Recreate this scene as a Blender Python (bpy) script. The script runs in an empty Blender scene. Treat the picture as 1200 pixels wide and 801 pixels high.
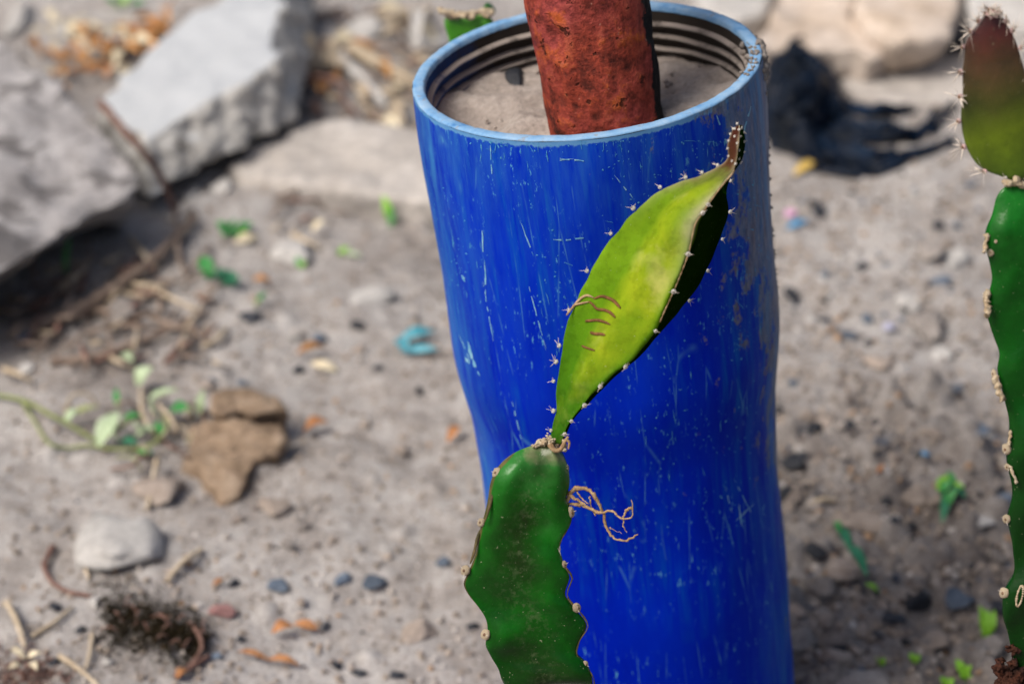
import bpy, bmesh, math, random
import numpy as np
from mathutils import Vector, Matrix, Quaternion
from mathutils.bvhtree import BVHTree

R = math.radians
rng = np.random.default_rng(11)
random.seed(5)
sc = bpy.context.scene
COL = sc.collection

# ------------------------------------------------------------------ camera, sky, sun
LENS, PITCH, H = 80.0, R(29.24), 0.40
F = LENS / 36.0 * 1200.0
LOOK = Vector((0, math.cos(PITCH), -math.sin(PITCH)))
UP = Vector((0, math.sin(PITCH), math.cos(PITCH)))
RIM = Vector((0, 0, H))


def ray(px, py):
    return LOOK + Vector((1, 0, 0)) * ((px - 600) / F) + UP * ((400.5 - py) / F)


CAM = RIM - ray(686.6, 76.5) * 1.071
cam = bpy.data.cameras.new('camera')
co = bpy.data.objects.new('camera', cam)
COL.objects.link(co)
co.location = CAM
co.rotation_euler = (math.pi / 2 - PITCH, 0, 0)
cam.lens = LENS
cam.sensor_width = 36
cam.clip_start, cam.clip_end = 0.02, 500
cam.dof.use_dof = True
cam.dof.focus_distance = 0.99
cam.dof.aperture_fstop = 7.2
sc.camera = co

SUN_EL, SUN_AZ = R(52), R(-122)          # azimuth from +Y, negative = to the left
w = bpy.data.worlds.new('World')
sc.world = w
w.use_nodes = True
nt = w.node_tree
bg = nt.nodes['Background']
sky = nt.nodes.new('ShaderNodeTexSky')
sky.sky_type = 'NISHITA'
sky.sun_disc = False
sky.sun_elevation = SUN_EL
sky.sun_rotation = SUN_AZ
sky.air_density = 1.0
sky.dust_density = 6.0
sky.ozone_density = 0.6
nt.links.new(sky.outputs[0], bg.inputs[0])
bg.inputs[1].default_value = 0.046
sun = bpy.data.lights.new('sun', 'SUN')
so = bpy.data.objects.new('sun', sun)
COL.objects.link(so)
sun.energy = 1.5
sun.angle = R(26)
sun.color = (1.0, 0.95, 0.88)
sd = Vector((math.sin(SUN_AZ) * math.cos(SUN_EL), math.cos(SUN_AZ) * math.cos(SUN_EL), math.sin(SUN_EL)))
so.rotation_euler = sd.to_track_quat('Z', 'Y').to_euler()
sc.view_settings.view_transform = 'Standard'
sc.view_settings.look = 'None'
sc.view_settings.gamma = 1.0
sc.view_settings.exposure = 1.17

# ------------------------------------------------------------------ noise


def _hash(i, j, k, s):
    n = (i.astype(np.int64) * 374761393 + j.astype(np.int64) * 668265263 + k.astype(np.int64) * 2147483647 + s * 974634777) & 0xffffffff
    n = ((n ^ (n >> 13)) * 1274126177) & 0xffffffff
    n = n ^ (n >> 16)
    return (n & 0xffffff) / float(0xffffff)


def vn(P, s=0):
    P = np.asarray(P, float)
    b = np.floor(P).astype(np.int64)
    f = P - b
    f = f * f * f * (f * (f * 6 - 15) + 10)
    i, j, k = b[:, 0], b[:, 1], b[:, 2]
    x, y, z = f[:, 0], f[:, 1], f[:, 2]
    r = 0
    for a in (0, 1):
        for c in (0, 1):
            for d in (0, 1):
                r = r + _hash(i + a, j + c, k + d, s) * (x if a else 1 - x) * (y if c else 1 - y) * (z if d else 1 - z)
    return r * 2 - 1


def fbm(P, s=0, o=4, g=0.5):
    P = np.asarray(P, float)
    r, a = 0, 1.0
    for n in range(o):
        r = r + a * vn(P * (2.03 ** n) + n * 17.3, s + n)
        a *= g
    return r


# ------------------------------------------------------------------ ground relief
def axis(lo, hi, step, far):
    d = np.arange(lo, hi + step, step)
    g = step * 1.35 ** np.arange(1, 40)
    g = np.cumsum(g)
    g = g[g < far]
    return np.concatenate([(lo - g)[::-1], d, d[-1] + g])


GX = axis(-0.62, 0.56, 0.0030, 90)
GY = axis(0.02, 1.36, 0.0034, 90)
XX, YY = np.meshgrid(GX, GY)
P2 = np.stack([XX.ravel(), YY.ravel(), np.zeros(XX.size)], 1)
near = np.exp(-np.maximum(0, np.abs(XX.ravel()) - 1.5) / 3)
Z = (0.011 * fbm(P2 * 3.0, 1, 2) + 0.0050 * fbm(P2 * 12, 5, 3) + 0.0022 * fbm(P2 * 26, 9, 4, 0.55) + 0.0006 * fbm(P2 * 160, 14, 2)) * near
# rough rubble to the right of the pipe, smoother sand to the left
rough = 1 / (1 + np.exp(-(XX.ravel() - 0.06) * 30)) * 1 / (1 + np.exp((YY.ravel() - 0.29) * 20))
Z += rough * (0.007 * np.abs(fbm(P2 * 38, 21, 3)) + 0.0032 * fbm(P2 * 85, 26, 2))
Z = Z.reshape(XX.shape)
# soil lumps pressed out of the sheet
for n in range(3600):
    lx, ly = rng.uniform(-0.62, 0.56), 0.02 + 1.3 * rng.random() ** 1.3
    right = lx > 0.02 and ly < 0.36
    if not right and rng.random() < (0.80 if lx < 0.02 else 0.6):
        continue
    rr = (0.0028 + 0.009 * rng.random() ** 2.6) * (1.25 if right else 0.85)
    hh = rr * rng.uniform(0.45, 1.0) * (1.15 if right else 0.6)
    i0, i1 = np.searchsorted(GX, [lx - rr * 1.6, lx + rr * 1.6])
    j0, j1 = np.searchsorted(GY, [ly - rr * 1.6, ly + rr * 1.6])
    if i1 <= i0 or j1 <= j0:
        continue
    a = rng.uniform(0, math.pi)
    dx, dy = XX[j0:j1, i0:i1] - lx, YY[j0:j1, i0:i1] - ly
    u, v = (dx * math.cos(a) + dy * math.sin(a)), (-dx * math.sin(a) + dy * math.cos(a)) * rng.uniform(1, 1.7)
    q = 1 - (np.abs(u) ** 2.6 + np.abs(v) ** 2.6) / rr ** 2.6
    Z[j0:j1, i0:i1] += hh * np.sqrt(np.clip(q, 0, 1))


def hollow(cx, cy, r, d):
    global Z
    Z = Z - d * np.exp(-(((XX - cx) / r) ** 2 + ((YY - cy) / (r * 0.8)) ** 2))


def hgt(x, y):
    i = int(np.clip(np.searchsorted(GX, x) - 1, 0, len(GX) - 2))
    j = int(np.clip(np.searchsorted(GY, y) - 1, 0, len(GY) - 2))
    u = (x - GX[i]) / (GX[i + 1] - GX[i])
    v = (y - GY[j]) / (GY[j + 1] - GY[j])
    return float((Z[j, i] * (1 - u) + Z[j, i + 1] * u) * (1 - v) + (Z[j + 1, i] * (1 - u) + Z[j + 1, i + 1] * u) * v)


def G(px, py, dz=0.0):
    """the place on the ground (or dz above it) seen at this spot of the photograph"""
    d = ray(px, py)
    z = 0.0
    for _ in range(4):
        t = (z + dz - CAM.z) / d.z
        p = CAM + d * t
        z = hgt(p.x, p.y)
    return Vector((p.x, p.y, z + dz))


def Zp(px, py, z):
    d = ray(px, py)
    return CAM + d * ((z - CAM.z) / d.z)


def mpp(p):
    return (p - CAM).dot(LOOK) / F


def proj(p):
    d = p - CAM
    z = d.dot(LOOK)
    return 600 + F * d.x / z, 400.5 - F * d.dot(UP) / z


def D(px, py, depth):
    return CAM + ray(px, py) * depth


c = G(60, 350)
hollow(c.x - 0.03, c.y, 0.09, 0.018)

# ------------------------------------------------------------------ materials


class NB:
    def __init__(s, name):
        s.m = bpy.data.materials.new(name)
        s.m.use_nodes = True
        s.t = s.m.node_tree
        s.b = s.t.nodes['Principled BSDF']
        s.tc = s.n('ShaderNodeTexCoord')

    def n(s, k, **kw):
        nd = s.t.nodes.new(k)
        for a, b in kw.items():
            setattr(nd, a, b)
        return nd

    def l(s, a, b):
        s.t.links.new(a, b)

    def coord(s, scale=(1, 1, 1), rot=(0, 0, 0), out='Object'):
        mp = s.n('ShaderNodeMapping')
        mp.inputs['Scale'].default_value = scale
        mp.inputs['Rotation'].default_value = rot
        s.l(s.tc.outputs[out], mp.inputs['Vector'])
        return mp.outputs[0]

    def noise(s, scale, detail=4, rough=0.55, vec=None, dist=0.0):
        nd = s.n('ShaderNodeTexNoise')
        nd.inputs['Scale'].default_value = scale
        nd.inputs['Detail'].default_value = detail
        nd.inputs['Roughness'].default_value = rough
        nd.inputs['Distortion'].default_value = dist
        s.l(vec or s.tc.outputs['Object'], nd.inputs['Vector'])
        return nd.outputs['Fac']

    def voro(s, scale, vec=None, feature='F1', out='Distance', rnd=1.0):
        nd = s.n('ShaderNodeTexVoronoi', feature=feature)
        nd.inputs['Scale'].default_value = scale
        nd.inputs['Randomness'].default_value = rnd
        s.l(vec or s.tc.outputs['Object'], nd.inputs['Vector'])
        return nd.outputs[out]

    def ramp(s, fac, stops, interp='LINEAR'):
        nd = s.n('ShaderNodeValToRGB')
        nd.color_ramp.interpolation = interp
        e = nd.color_ramp.elements
        while len(e) < len(stops):
            e.new(0.5)
        for k, (p, cc) in enumerate(stops):
            e[k].position = p
            if not hasattr(cc, '__len__'):
                cc = (cc, cc, cc)
            e[k].color = (*cc, 1)
        s.l(fac, nd.inputs[0])
        return nd.outputs[0]

    def mix(s, fac, a, b, blend='MIX'):
        nd = s.n('ShaderNodeMix', data_type='RGBA', blend_type=blend)
        for v, k in ((fac, 0), (a, 6), (b, 7)):
            if hasattr(v, 'is_linked'):
                s.l(v, nd.inputs[k])
            elif hasattr(v, '__len__'):
                nd.inputs[k].default_value = (*v, 1)
            else:
                nd.inputs[k].default_value = v
        return nd.outputs[2]

    def math(s, op, a, b=0.5, clamp=False):
        nd = s.n('ShaderNodeMath', operation=op, use_clamp=clamp)
        for v, k in ((a, 0), (b, 1)):
            if hasattr(v, 'is_linked'):
                s.l(v, nd.inputs[k])
            else:
                nd.inputs[k].default_value = v
        return nd.outputs[0]

    def attr(s, name, out='Fac'):
        nd = s.n('ShaderNodeAttribute', attribute_name=name)
        return nd.outputs[out]

    def bump(s, h, strength=0.4, dist=0.001, prev=None):
        nd = s.n('ShaderNodeBump')
        nd.inputs['Strength'].default_value = strength
        nd.inputs['Distance'].default_value = dist
        s.l(h, nd.inputs['Height'])
        if prev is not None:
            s.l(prev, nd.inputs['Normal'])
        s.l(nd.outputs[0], s.b.inputs['Normal'])
        return nd.outputs[0]

    def out(s, col=None, rough=0.8, spec=0.3):
        if col is not None:
            if hasattr(col, 'is_linked'):
                s.l(col, s.b.inputs['Base Color'])
            else:
                s.b.inputs['Base Color'].default_value = (*col, 1)
        if hasattr(rough, 'is_linked'):
            s.l(rough, s.b.inputs['Roughness'])
        else:
            s.b.inputs['Roughness'].default_value = rough
        s.b.inputs['Specular IOR Level'].default_value = spec
        return s.m

    def rand(s):
        return s.n('ShaderNodeObjectInfo').outputs['Random']


def stone_mat(name, cols, scale=60, rough=0.9, bump=0.5, pit=None, spec=0.2, vary=0.25, bscale=None):
    b = NB(name)
    f = b.noise(scale, 6, 0.62)
    k = len(cols)
    col = b.ramp(f, [(0.30 + 0.40 * i / max(1, k - 1), cols[i]) for i in range(k)])
    f2 = b.noise(scale * 6, 3, 0.6)
    col = b.mix(0.45, col, b.ramp(f2, [(0.3, 0.35), (0.7, 0.75)]), 'OVERLAY')
    if pit:
        pm = b.ramp(b.noise(pit[0], 5, 0.65, dist=0.6), [(pit[1], 0.0), (pit[1] + 0.07, 1.0)])
        col = b.mix(b.math('MULTIPLY', pm, 0.85), col, pit[2])
    if vary:
        v = b.ramp(b.rand(), [(0, 1 - vary), (1, 1 + vary)])
        col = b.mix(1.0, col, v, 'MULTIPLY')
    hb = b.math('ADD', b.noise(bscale or scale * 2.5, 6, 0.7), b.math('MULTIPLY', f, 1.5))
    b.bump(hb, bump, 0.003)
    return b.out(col, rough, spec)


def plain(name, a, c2, scale=80, rough=0.6, spec=0.3, bump=0.2, vary=0.15):
    return stone_mat(name, [a, c2], scale, rough, bump, None, spec, vary)


M = {}
# ground: dry grey-brown sand with darker and pale patches
b = NB('dry_soil')
f1 = b.noise(5.5, 5, 0.6)
f2 = b.noise(55, 6, 0.65)
f3 = b.noise(420, 4, 0.7)
col = b.ramp(b.math('ADD', b.math('MULTIPLY', f1, 0.45), b.math('MULTIPLY', f2, 0.55)),
             [(0.34, (0.160, 0.136, 0.122)), (0.45, (0.295, 0.268, 0.252)), (0.57, (0.400, 0.378, 0.365)), (0.70, (0.46, 0.443, 0.436))])
col = b.mix(0.7, col, b.ramp(f3, [(0.30, 0.25), (0.70, 0.78)]), 'OVERLAY')
sp = b.ramp(b.noise(130, 2, 0.5), [(0.655, 0.0), (0.70, 1.0)])
col = b.mix(b.math('MULTIPLY', sp, 0.15), col, (0.06, 0.055, 0.055))
sp2 = b.ramp(b.noise(95, 2, 0.5, vec=b.coord((1.1, 0.9, 1), (0, 0, 1.1))), [(0.67, 0.0), (0.72, 1.0)])
col = b.mix(b.math('MULTIPLY', sp2, 0.45), col, (0.50, 0.46, 0.43))
damp = b.attr('damp')
col = b.mix(b.math('MULTIPLY', damp, 0.72), col, (0.34, 0.30, 0.28), 'MULTIPLY')
b.bump(b.math('ADD', b.math('MULTIPLY', f2, 1.3), f3), 0.6, 0.003)
M['soil'] = b.out(col, 0.95, 0.12)

M['pot_soil'] = stone_mat('sandy_fill', [(0.24, 0.20, 0.175), (0.36, 0.315, 0.285)], 70, 0.95, 0.6, vary=0)
M['concrete'] = stone_mat('weathered_concrete', [(0.17, 0.16, 0.16), (0.31, 0.297, 0.30), (0.38, 0.368, 0.37)], 22, 0.92, 0.5, (24, 0.515, (0.10, 0.093, 0.093)), vary=0.05)
M['white_face'] = None
b = NB('painted_concrete')
geo = b.n('ShaderNodeNewGeometry')
sepn = b.n('ShaderNodeSeparateXYZ')
b.l(geo.outputs['Normal'], sepn.inputs[0])
topm = b.ramp(sepn.outputs['Z'], [(0.86, 0.0), (0.95, 1.0)])
wf = b.noise(30, 5, 0.6)
wcol = b.ramp(wf, [(0.35, (0.42, 0.44, 0.465)), (0.7, (0.47, 0.49, 0.515))])
rawf = b.noise(45, 6, 0.7)
raw = b.ramp(rawf, [(0.36, (0.12, 0.11, 0.10)), (0.44, (0.36, 0.345, 0.325)), (0.66, (0.52, 0.505, 0.48))])
b.bump(b.noise(120, 6, 0.7), 0.35, 0.002)
M['white_slab'] = b.out(b.mix(topm, raw, wcol), 0.85, 0.2)
M['pale_slab'] = stone_mat('dusty_pale_slab', [(0.33, 0.30, 0.275), (0.45, 0.42, 0.395)], 18, 0.92, 0.4, vary=0.06)
M['beige'] = stone_mat('beige_sandstone', [(0.35, 0.27, 0.20), (0.50, 0.42, 0.355), (0.56, 0.49, 0.44)], 14, 0.9, 0.5, vary=0.08)
M['brown'] = stone_mat('brown_sandstone', [(0.09, 0.062, 0.042), (0.235, 0.17, 0.118), (0.34, 0.265, 0.20)], 60, 0.92, 0.6, vary=0.06)
M['white_stone'] = stone_mat('whitish_stone', [(0.36, 0.345, 0.33), (0.50, 0.485, 0.47)], 40, 0.88, 0.35, vary=0.1)
M['grey_stone'] = stone_mat('grey_stone', [(0.17, 0.15, 0.138), (0.32, 0.29, 0.27)], 90, 0.9, 0.5, vary=0.3)
M['tan_stone'] = stone_mat('tan_stone', [(0.23, 0.185, 0.155), (0.38, 0.325, 0.285)], 90, 0.9, 0.5, vary=0.25)
M['dark_stone'] = stone_mat('charcoal_stone', [(0.012, 0.014, 0.02), (0.035, 0.038, 0.048)], 120, 0.6, 0.4, spec=0.4, vary=0.3)
M['blue_stone'] = stone_mat('blue_grey_stone', [(0.06, 0.08, 0.115), (0.14, 0.175, 0.225)], 120, 0.75, 0.4, spec=0.3, vary=0.3)
M['pink_stone'] = stone_mat('pink_stone', [(0.24, 0.12, 0.115), (0.36, 0.21, 0.20)], 120, 0.8, 0.3)
M['lilac'] = plain('lilac_scrap', (0.40, 0.40, 0.55), (0.48, 0.48, 0.62))
M['turq'] = plain('turquoise_plastic', (0.02, 0.19, 0.26), (0.09, 0.33, 0.40), 90, 0.35, 0.5)
M['blueplas'] = plain('blue_plastic_chip', (0.05, 0.22, 0.42), (0.10, 0.32, 0.55), 90, 0.4, 0.5)
M['yellow'] = plain('yellow_leaf', (0.50, 0.32, 0.06), (0.60, 0.42, 0.12), 90, 0.7)
M['pinkpl'] = plain('pink_petal', (0.62, 0.30, 0.50), (0.70, 0.42, 0.60), 90, 0.6)
M['orange'] = plain('orange_bark', (0.28, 0.105, 0.035), (0.46, 0.24, 0.11), 150, 0.7, 0.3, 0.4, 0.2)
M['leafdry'] = plain('dry_leaf_brown', (0.22, 0.085, 0.03), (0.46, 0.25, 0.09), 60, 0.75, 0.25, 0.3, 0.4)
M['cream_leaf'] = plain('dry_leaf_cream', (0.50, 0.42, 0.28), (0.62, 0.55, 0.42), 60, 0.75, 0.25, 0.3, 0.2)
M['stick'] = plain('dead_wood', (0.15, 0.105, 0.08), (0.32, 0.25, 0.205), 120, 0.85, 0.2, 0.5, 0.15)
M['stick_red'] = plain('red_brown_twig', (0.13, 0.065, 0.05), (0.24, 0.14, 0.11), 120, 0.75, 0.3, 0.4, 0.2)
M['straw'] = plain('pale_straw', (0.36, 0.28, 0.19), (0.52, 0.44, 0.34), 120, 0.8, 0.2, 0.3, 0.15)
M['moss'] = plain('dark_moss', (0.010, 0.008, 0.004), (0.050, 0.036, 0.018), 200, 0.95, 0.1, 0.3, 0.3)
M['green'] = plain('weed_green', (0.015, 0.16, 0.03), (0.05, 0.26, 0.06), 120, 0.5, 0.4, 0.2, 0.15)
M['green_blue'] = plain('weed_deep_green', (0.01, 0.12, 0.055), (0.035, 0.20, 0.10), 120, 0.5, 0.4, 0.2, 0.15)
M['lime'] = plain('sprout_lime', (0.16, 0.40, 0.02), (0.26, 0.52, 0.05), 120, 0.5, 0.4, 0.2, 0.15)
M['pale_green'] = plain('withered_pale_green', (0.28, 0.38, 0.20), (0.44, 0.52, 0.36), 90, 0.6, 0.3, 0.2, 0.1)
M['stem_green'] = plain('vine_stem', (0.18, 0.22, 0.07), (0.34, 0.36, 0.18), 90, 0.6, 0.3, 0.2, 0.1)
b = NB('black_plastic_film')
f = b.noise(26, 5, 0.6)
b.bump(b.noise(60, 5, 0.7, dist=1.0), 0.8, 0.006)
M['bag'] = b.out(b.ramp(f, [(0.35, (0.001, 0.003, 0.007)), (0.52, (0.003, 0.008, 0.020)), (0.70, (0.010, 0.026, 0.058))]), b.ramp(b.noise(40, 3), [(0.3, 0.16), (0.7, 0.32)]), 0.16)

# blue pipe wall: worn pigmented plastic, vertical scuffs, scratches and dust (pipe space, z along the pipe)
b = NB('blue_plastic')
big = b.noise(9, 4, 0.6)
col = b.ramp(b.noise(14, 5, 0.6, vec=b.coord((1, 1, 0.35))), [(0.3, (0.0001, 0.0045, 0.30)), (0.7, (0.0002, 0.022, 0.50))])
st = b.noise(1.0, 6, 0.68, vec=b.coord((150, 150, 7)), dist=0.5)
stm = b.math('MULTIPLY', b.ramp(st, [(0.50, 0.0), (0.70, 1.0)]), b.ramp(big, [(0.42, 0.0), (0.60, 1.0)]))
col = b.mix(b.math('MULTIPLY', stm, 0.72), col, (0.003, 0.125, 0.40))
fleck = b.noise(1.0, 5, 0.75, vec=b.coord((420, 420, 150)))
flm = b.math('MULTIPLY', b.ramp(fleck, [(0.605, 0.0), (0.66, 1.0)]), b.ramp(b.noise(16, 3, 0.6), [(0.42, 0.0), (0.60, 1.0)]))
col = b.mix(b.math('MULTIPLY', flm, 0.8), col, (0.11, 0.38, 0.55))
# slanted hair scratches
sv = b.voro(1.0, vec=b.coord((75, 75, 9), (0.25, 0.1, 0)), feature='DISTANCE_TO_EDGE')
svm = b.math('MULTIPLY', b.ramp(sv, [(0.0, 1.0), (0.022, 0.0)]), b.ramp(b.noise(30, 3, 0.6), [(0.50, 0.0), (0.62, 1.0)]))
col = b.mix(b.math('MULTIPLY', svm, 0.55), col, (0.09, 0.30, 0.48))
lp = b.ramp(b.math('ADD', b.math('MULTIPLY', b.attr('lip'), 0.5), b.math('MULTIPLY', b.noise(1.0, 5, 0.7, vec=b.coord((230, 230, 60))), 0.45)), [(0.50, 0.0), (0.56, 1.0)])
col = b.mix(b.math('MULTIPLY', lp, 0.8), col, (0.15, 0.34, 0.54))
# grey mud dust on the right-hand side
du = b.attr('dust')
dn = b.noise(1.0, 6, 0.7, vec=b.coord((90, 90, 62)))
dm = b.ramp(b.math('ADD', b.math('MULTIPLY', du, 0.50), b.math('MULTIPLY', dn, 1.15)), [(0.80, 0.0), (0.87, 1.0)])
col = b.mix(b.math('MULTIPLY', dm, 0.85), col, b.ramp(fleck, [(0.35, (0.075, 0.07, 0.065)), (0.65, (0.24, 0.215, 0.195))]))
ch = b.attr('painted_light')
col = b.mix(b.math('MULTIPLY', ch, b.ramp(b.noise(1.0, 5, 0.7, vec=b.coord((120, 120, 18))), [(0.36, 0.05), (0.66, 0.75)])), col, (0.045, 0.22, 0.50))  # streaky paler blue painted in to imitate light on the wall
b.bump(b.math('ADD', st, fleck), 0.12, 0.0012)
M['pipe'] = b.out(col, b.ramp(b.noise(60, 4), [(0.3, 0.34), (0.7, 0.5)]), 0.02)
b = NB('dusty_inner_wall')
iz = b.noise(1.0, 5, 0.7, vec=b.coord((60, 60, 30)))
lefti = b.attr('clean')
ic = b.mix(b.ramp(b.math('ADD', b.math('MULTIPLY', lefti, 0.5), b.math('MULTIPLY', iz, 0.5)), [(0.42, 0.0), (0.62, 1.0)]), (0.030, 0.024, 0.020), (0.006, 0.040, 0.16))
geo = b.n('ShaderNodeNewGeometry'); sep = b.n('ShaderNodeSeparateXYZ'); b.l(geo.outputs['Normal'], sep.inputs[0])
ic = b.mix(b.math('MULTIPLY', b.ramp(sep.outputs['Z'], [(0.15, 0.0), (0.6, 1.0)]), b.ramp(iz, [(0.36, 0.25), (0.5, 1.0)])), ic, (0.31, 0.265, 0.235))
b.bump(iz, 0.4, 0.002)
M['inner'] = b.out(ic, 0.85, 0.2)
M['ridge'] = stone_mat('dusty_thread', [(0.10, 0.08, 0.07), (0.23, 0.20, 0.175)], 90, 0.95, 0.4, vary=0)
b = NB('worn_rim')
rf = b.noise(90, 6, 0.7)
rc = b.ramp(rf, [(0.28, (0.05, 0.18, 0.42)), (0.45, (0.165, 0.335, 0.56)), (0.68, (0.29, 0.43, 0.59))])
rc = b.mix(b.ramp(b.noise(230, 3), [(0.62, 0.0), (0.72, 0.8)]), rc, (0.25, 0.225, 0.20))
b.bump(rf, 0.3, 0.001)
M['rim'] = b.out(rc, 0.7, 0.3)
M['scratch'] = plain('scratch_pale', (0.03, 0.22, 0.50), (0.30, 0.54, 0.62), 300, 0.7, 0.2, 0.1, 0)
M['scuff'] = plain('scuff_teal', (0.012, 0.14, 0.42), (0.12, 0.38, 0.55), 420, 0.7, 0.05, 0.1, 0)
M['mud'] = stone_mat('dried_mud', [(0.20, 0.17, 0.15), (0.40, 0.36, 0.33)], 180, 0.95, 0.8, vary=0)

# rusted steel
b = NB('rusted_steel')
r1 = b.noise(34, 6, 0.7)
r2 = b.noise(120, 6, 0.7)
col = b.ramp(b.math('ADD', b.math('MULTIPLY', r1, 0.45), b.math('MULTIPLY', r2, 0.55)),
             [(0.37, (0.035, 0.014, 0.012)), (0.44, (0.130, 0.034, 0.024)), (0.505, (0.260, 0.058, 0.036)), (0.57, (0.340, 0.105, 0.048)), (0.64, (0.46, 0.25, 0.15))])
patch = b.ramp(b.noise(30, 5, 0.6), [(0.44, 0.0), (0.58, 1.0)])
col = b.mix(b.math('MULTIPLY', patch, 0.75), col, b.ramp(r2, [(0.38, (0.11, 0.026, 0.030)), (0.60, (0.30, 0.075, 0.075))]))
ora = b.ramp(b.noise(62, 5, 0.7), [(0.55, 0.0), (0.66, 1.0)])
col = b.mix(b.math('MULTIPLY', ora, 0.75), col, b.ramp(r2, [(0.38, (0.16, 0.035, 0.012)), (0.62, (0.52, 0.15, 0.03))]))
pk = b.ramp(b.noise(135, 3, 0.55), [(0.63, 0.0), (0.68, 1.0)])
col = b.mix(b.math('MULTIPLY', pk, 0.85), col, (0.020, 0.010, 0.009))
wk = b.ramp(b.noise(260, 2), [(0.72, 0.0), (0.77, 1.0)])
col = b.mix(b.math('MULTIPLY', wk, 0.6), col, (0.42, 0.30, 0.22))
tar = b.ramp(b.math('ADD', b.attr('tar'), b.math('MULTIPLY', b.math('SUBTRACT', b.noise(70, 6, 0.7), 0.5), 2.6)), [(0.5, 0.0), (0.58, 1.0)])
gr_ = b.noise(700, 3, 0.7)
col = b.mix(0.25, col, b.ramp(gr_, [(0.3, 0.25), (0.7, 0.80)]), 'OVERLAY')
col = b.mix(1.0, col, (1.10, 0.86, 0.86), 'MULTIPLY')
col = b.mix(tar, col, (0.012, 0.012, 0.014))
b.bump(b.math('ADD', b.math('MULTIPLY', r1, 1.2), b.math('SUBTRACT', r2, pk)), 0.6, 0.004)
M['rust'] = b.out(col, b.ramp(r2, [(0.3, 0.55), (0.7, 0.85)]), 0.08)


def skin_mat(name, stops, spots=0.5, dark=None, rough=0.36, cork=0.0, mottle=(0.75, 1.2), yel=False, spec=0.45, bark=False):
    b = NB(name)
    t = b.attr('along')
    e = b.attr('edge')
    n1 = b.noise(38, 5, 0.6)
    n2 = b.noise(150, 4, 0.6)
    tt = b.math('ADD', t, b.math('MULTIPLY', b.math('SUBTRACT', n1, 0.5), 0.30))
    col = b.ramp(tt, stops)
    col = b.mix(1.0, col, b.ramp(n1, [(0.3, mottle[0]), (0.7, mottle[1])]), 'MULTIPLY')
    if yel:
        ym = b.math('ADD', b.attr('yellowed'), b.math('MULTIPLY', b.math('SUBTRACT', b.noise(22, 5, 0.65), 0.5), 1.5))
        col = b.mix(b.ramp(ym, [(0.15, 0.0), (0.85, 1.0)]), col, b.ramp(n1, [(0.32, (0.19, 0.28, 0.010)), (0.5, (0.27, 0.33, 0.014)), (0.66, (0.44, 0.43, 0.11))]))
        grn = b.ramp(b.noise(19, 5, 0.62, vec=b.coord((1, 1, 0.6), (0, 0.5, 0))), [(0.50, 0.0), (0.66, 1.0)])
        col = b.mix(b.math('MULTIPLY', b.math('MULTIPLY', grn, b.ramp(t, [(0.70, 1.0), (0.80, 0.0)])), 0.62), col, (0.070, 0.16, 0.006))
        blm = b.math('MULTIPLY', b.attr('bloom'), b.ramp(b.noise(55, 5, 0.65), [(0.3, 0.3), (0.6, 1.0)]))
        col = b.mix(b.math('MULTIPLY', blm, 0.8), col, (0.38, 0.33, 0.22))
        por = b.ramp(b.noise(260, 3, 0.6), [(0.36, 0.84), (0.5, 1.0)])
        col = b.mix(1.0, col, por, 'MULTIPLY')
        col = b.mix(b.attr('painted_shade'), col, b.ramp(n1, [(0.3, (0.002, 0.009, 0.0005)), (0.7, (0.006, 0.020, 0.001))]))  # shade on the right face put into the colour as near-black green
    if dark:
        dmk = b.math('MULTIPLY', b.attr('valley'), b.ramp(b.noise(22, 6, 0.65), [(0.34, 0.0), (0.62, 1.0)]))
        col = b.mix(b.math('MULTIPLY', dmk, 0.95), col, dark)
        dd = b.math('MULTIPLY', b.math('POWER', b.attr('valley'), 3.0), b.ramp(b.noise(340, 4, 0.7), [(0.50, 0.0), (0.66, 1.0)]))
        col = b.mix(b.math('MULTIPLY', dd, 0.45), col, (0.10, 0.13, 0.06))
    wv = b.ramp(b.noise(900, 2, 0.5), [(0.71, 0.0), (0.76, 1.0)])
    col = b.mix(b.math('MULTIPLY', wv, spots), col, (0.50, 0.50, 0.33))
    if bark:
        bkm = b.ramp(b.math('ADD', b.attr('barky'), b.math('MULTIPLY', b.math('SUBTRACT', b.noise(70, 4), 0.5), 0.9)), [(0.55, 0.0), (0.75, 1.0)])
        col = b.mix(b.math('MULTIPLY', bkm, 0.85), col, b.ramp(n2, [(0.3, (0.035, 0.028, 0.008)), (0.7, (0.13, 0.085, 0.035))]))
    if not yel:
        sc_ = b.ramp(b.noise(85, 4, 0.6), [(0.70, 0.0), (0.735, 1.0)])
        col = b.mix(b.math('MULTIPLY', sc_, 0.7), col, (0.11, 0.075, 0.03))
    if cork:
        cm = b.ramp(b.math('ADD', e, b.math('MULTIPLY', b.math('SUBTRACT', b.noise(60, 4), 0.5), 0.7)), [(1.0 - cork, 0.0), (1.04 - cork, 1.0)])
        col = b.mix(cm, col, b.ramp(n2, [(0.3, (0.10, 0.06, 0.03)), (0.7, (0.36, 0.25, 0.14))]))
    b.bump(b.math('ADD', b.math('ADD', n1, b.math('MULTIPLY', n2, 0.4)), b.math('MULTIPLY', b.noise(520, 3, 0.6), 0.22)), 0.26, 0.0025)
    b.b.inputs['Subsurface Weight'].default_value = 0.08
    b.b.inputs['Subsurface Radius'].default_value = (0.3, 0.5, 0.1)
    b.b.inputs['Subsurface Scale'].default_value = 0.006
    return b.out(col, rough, spec)


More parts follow.
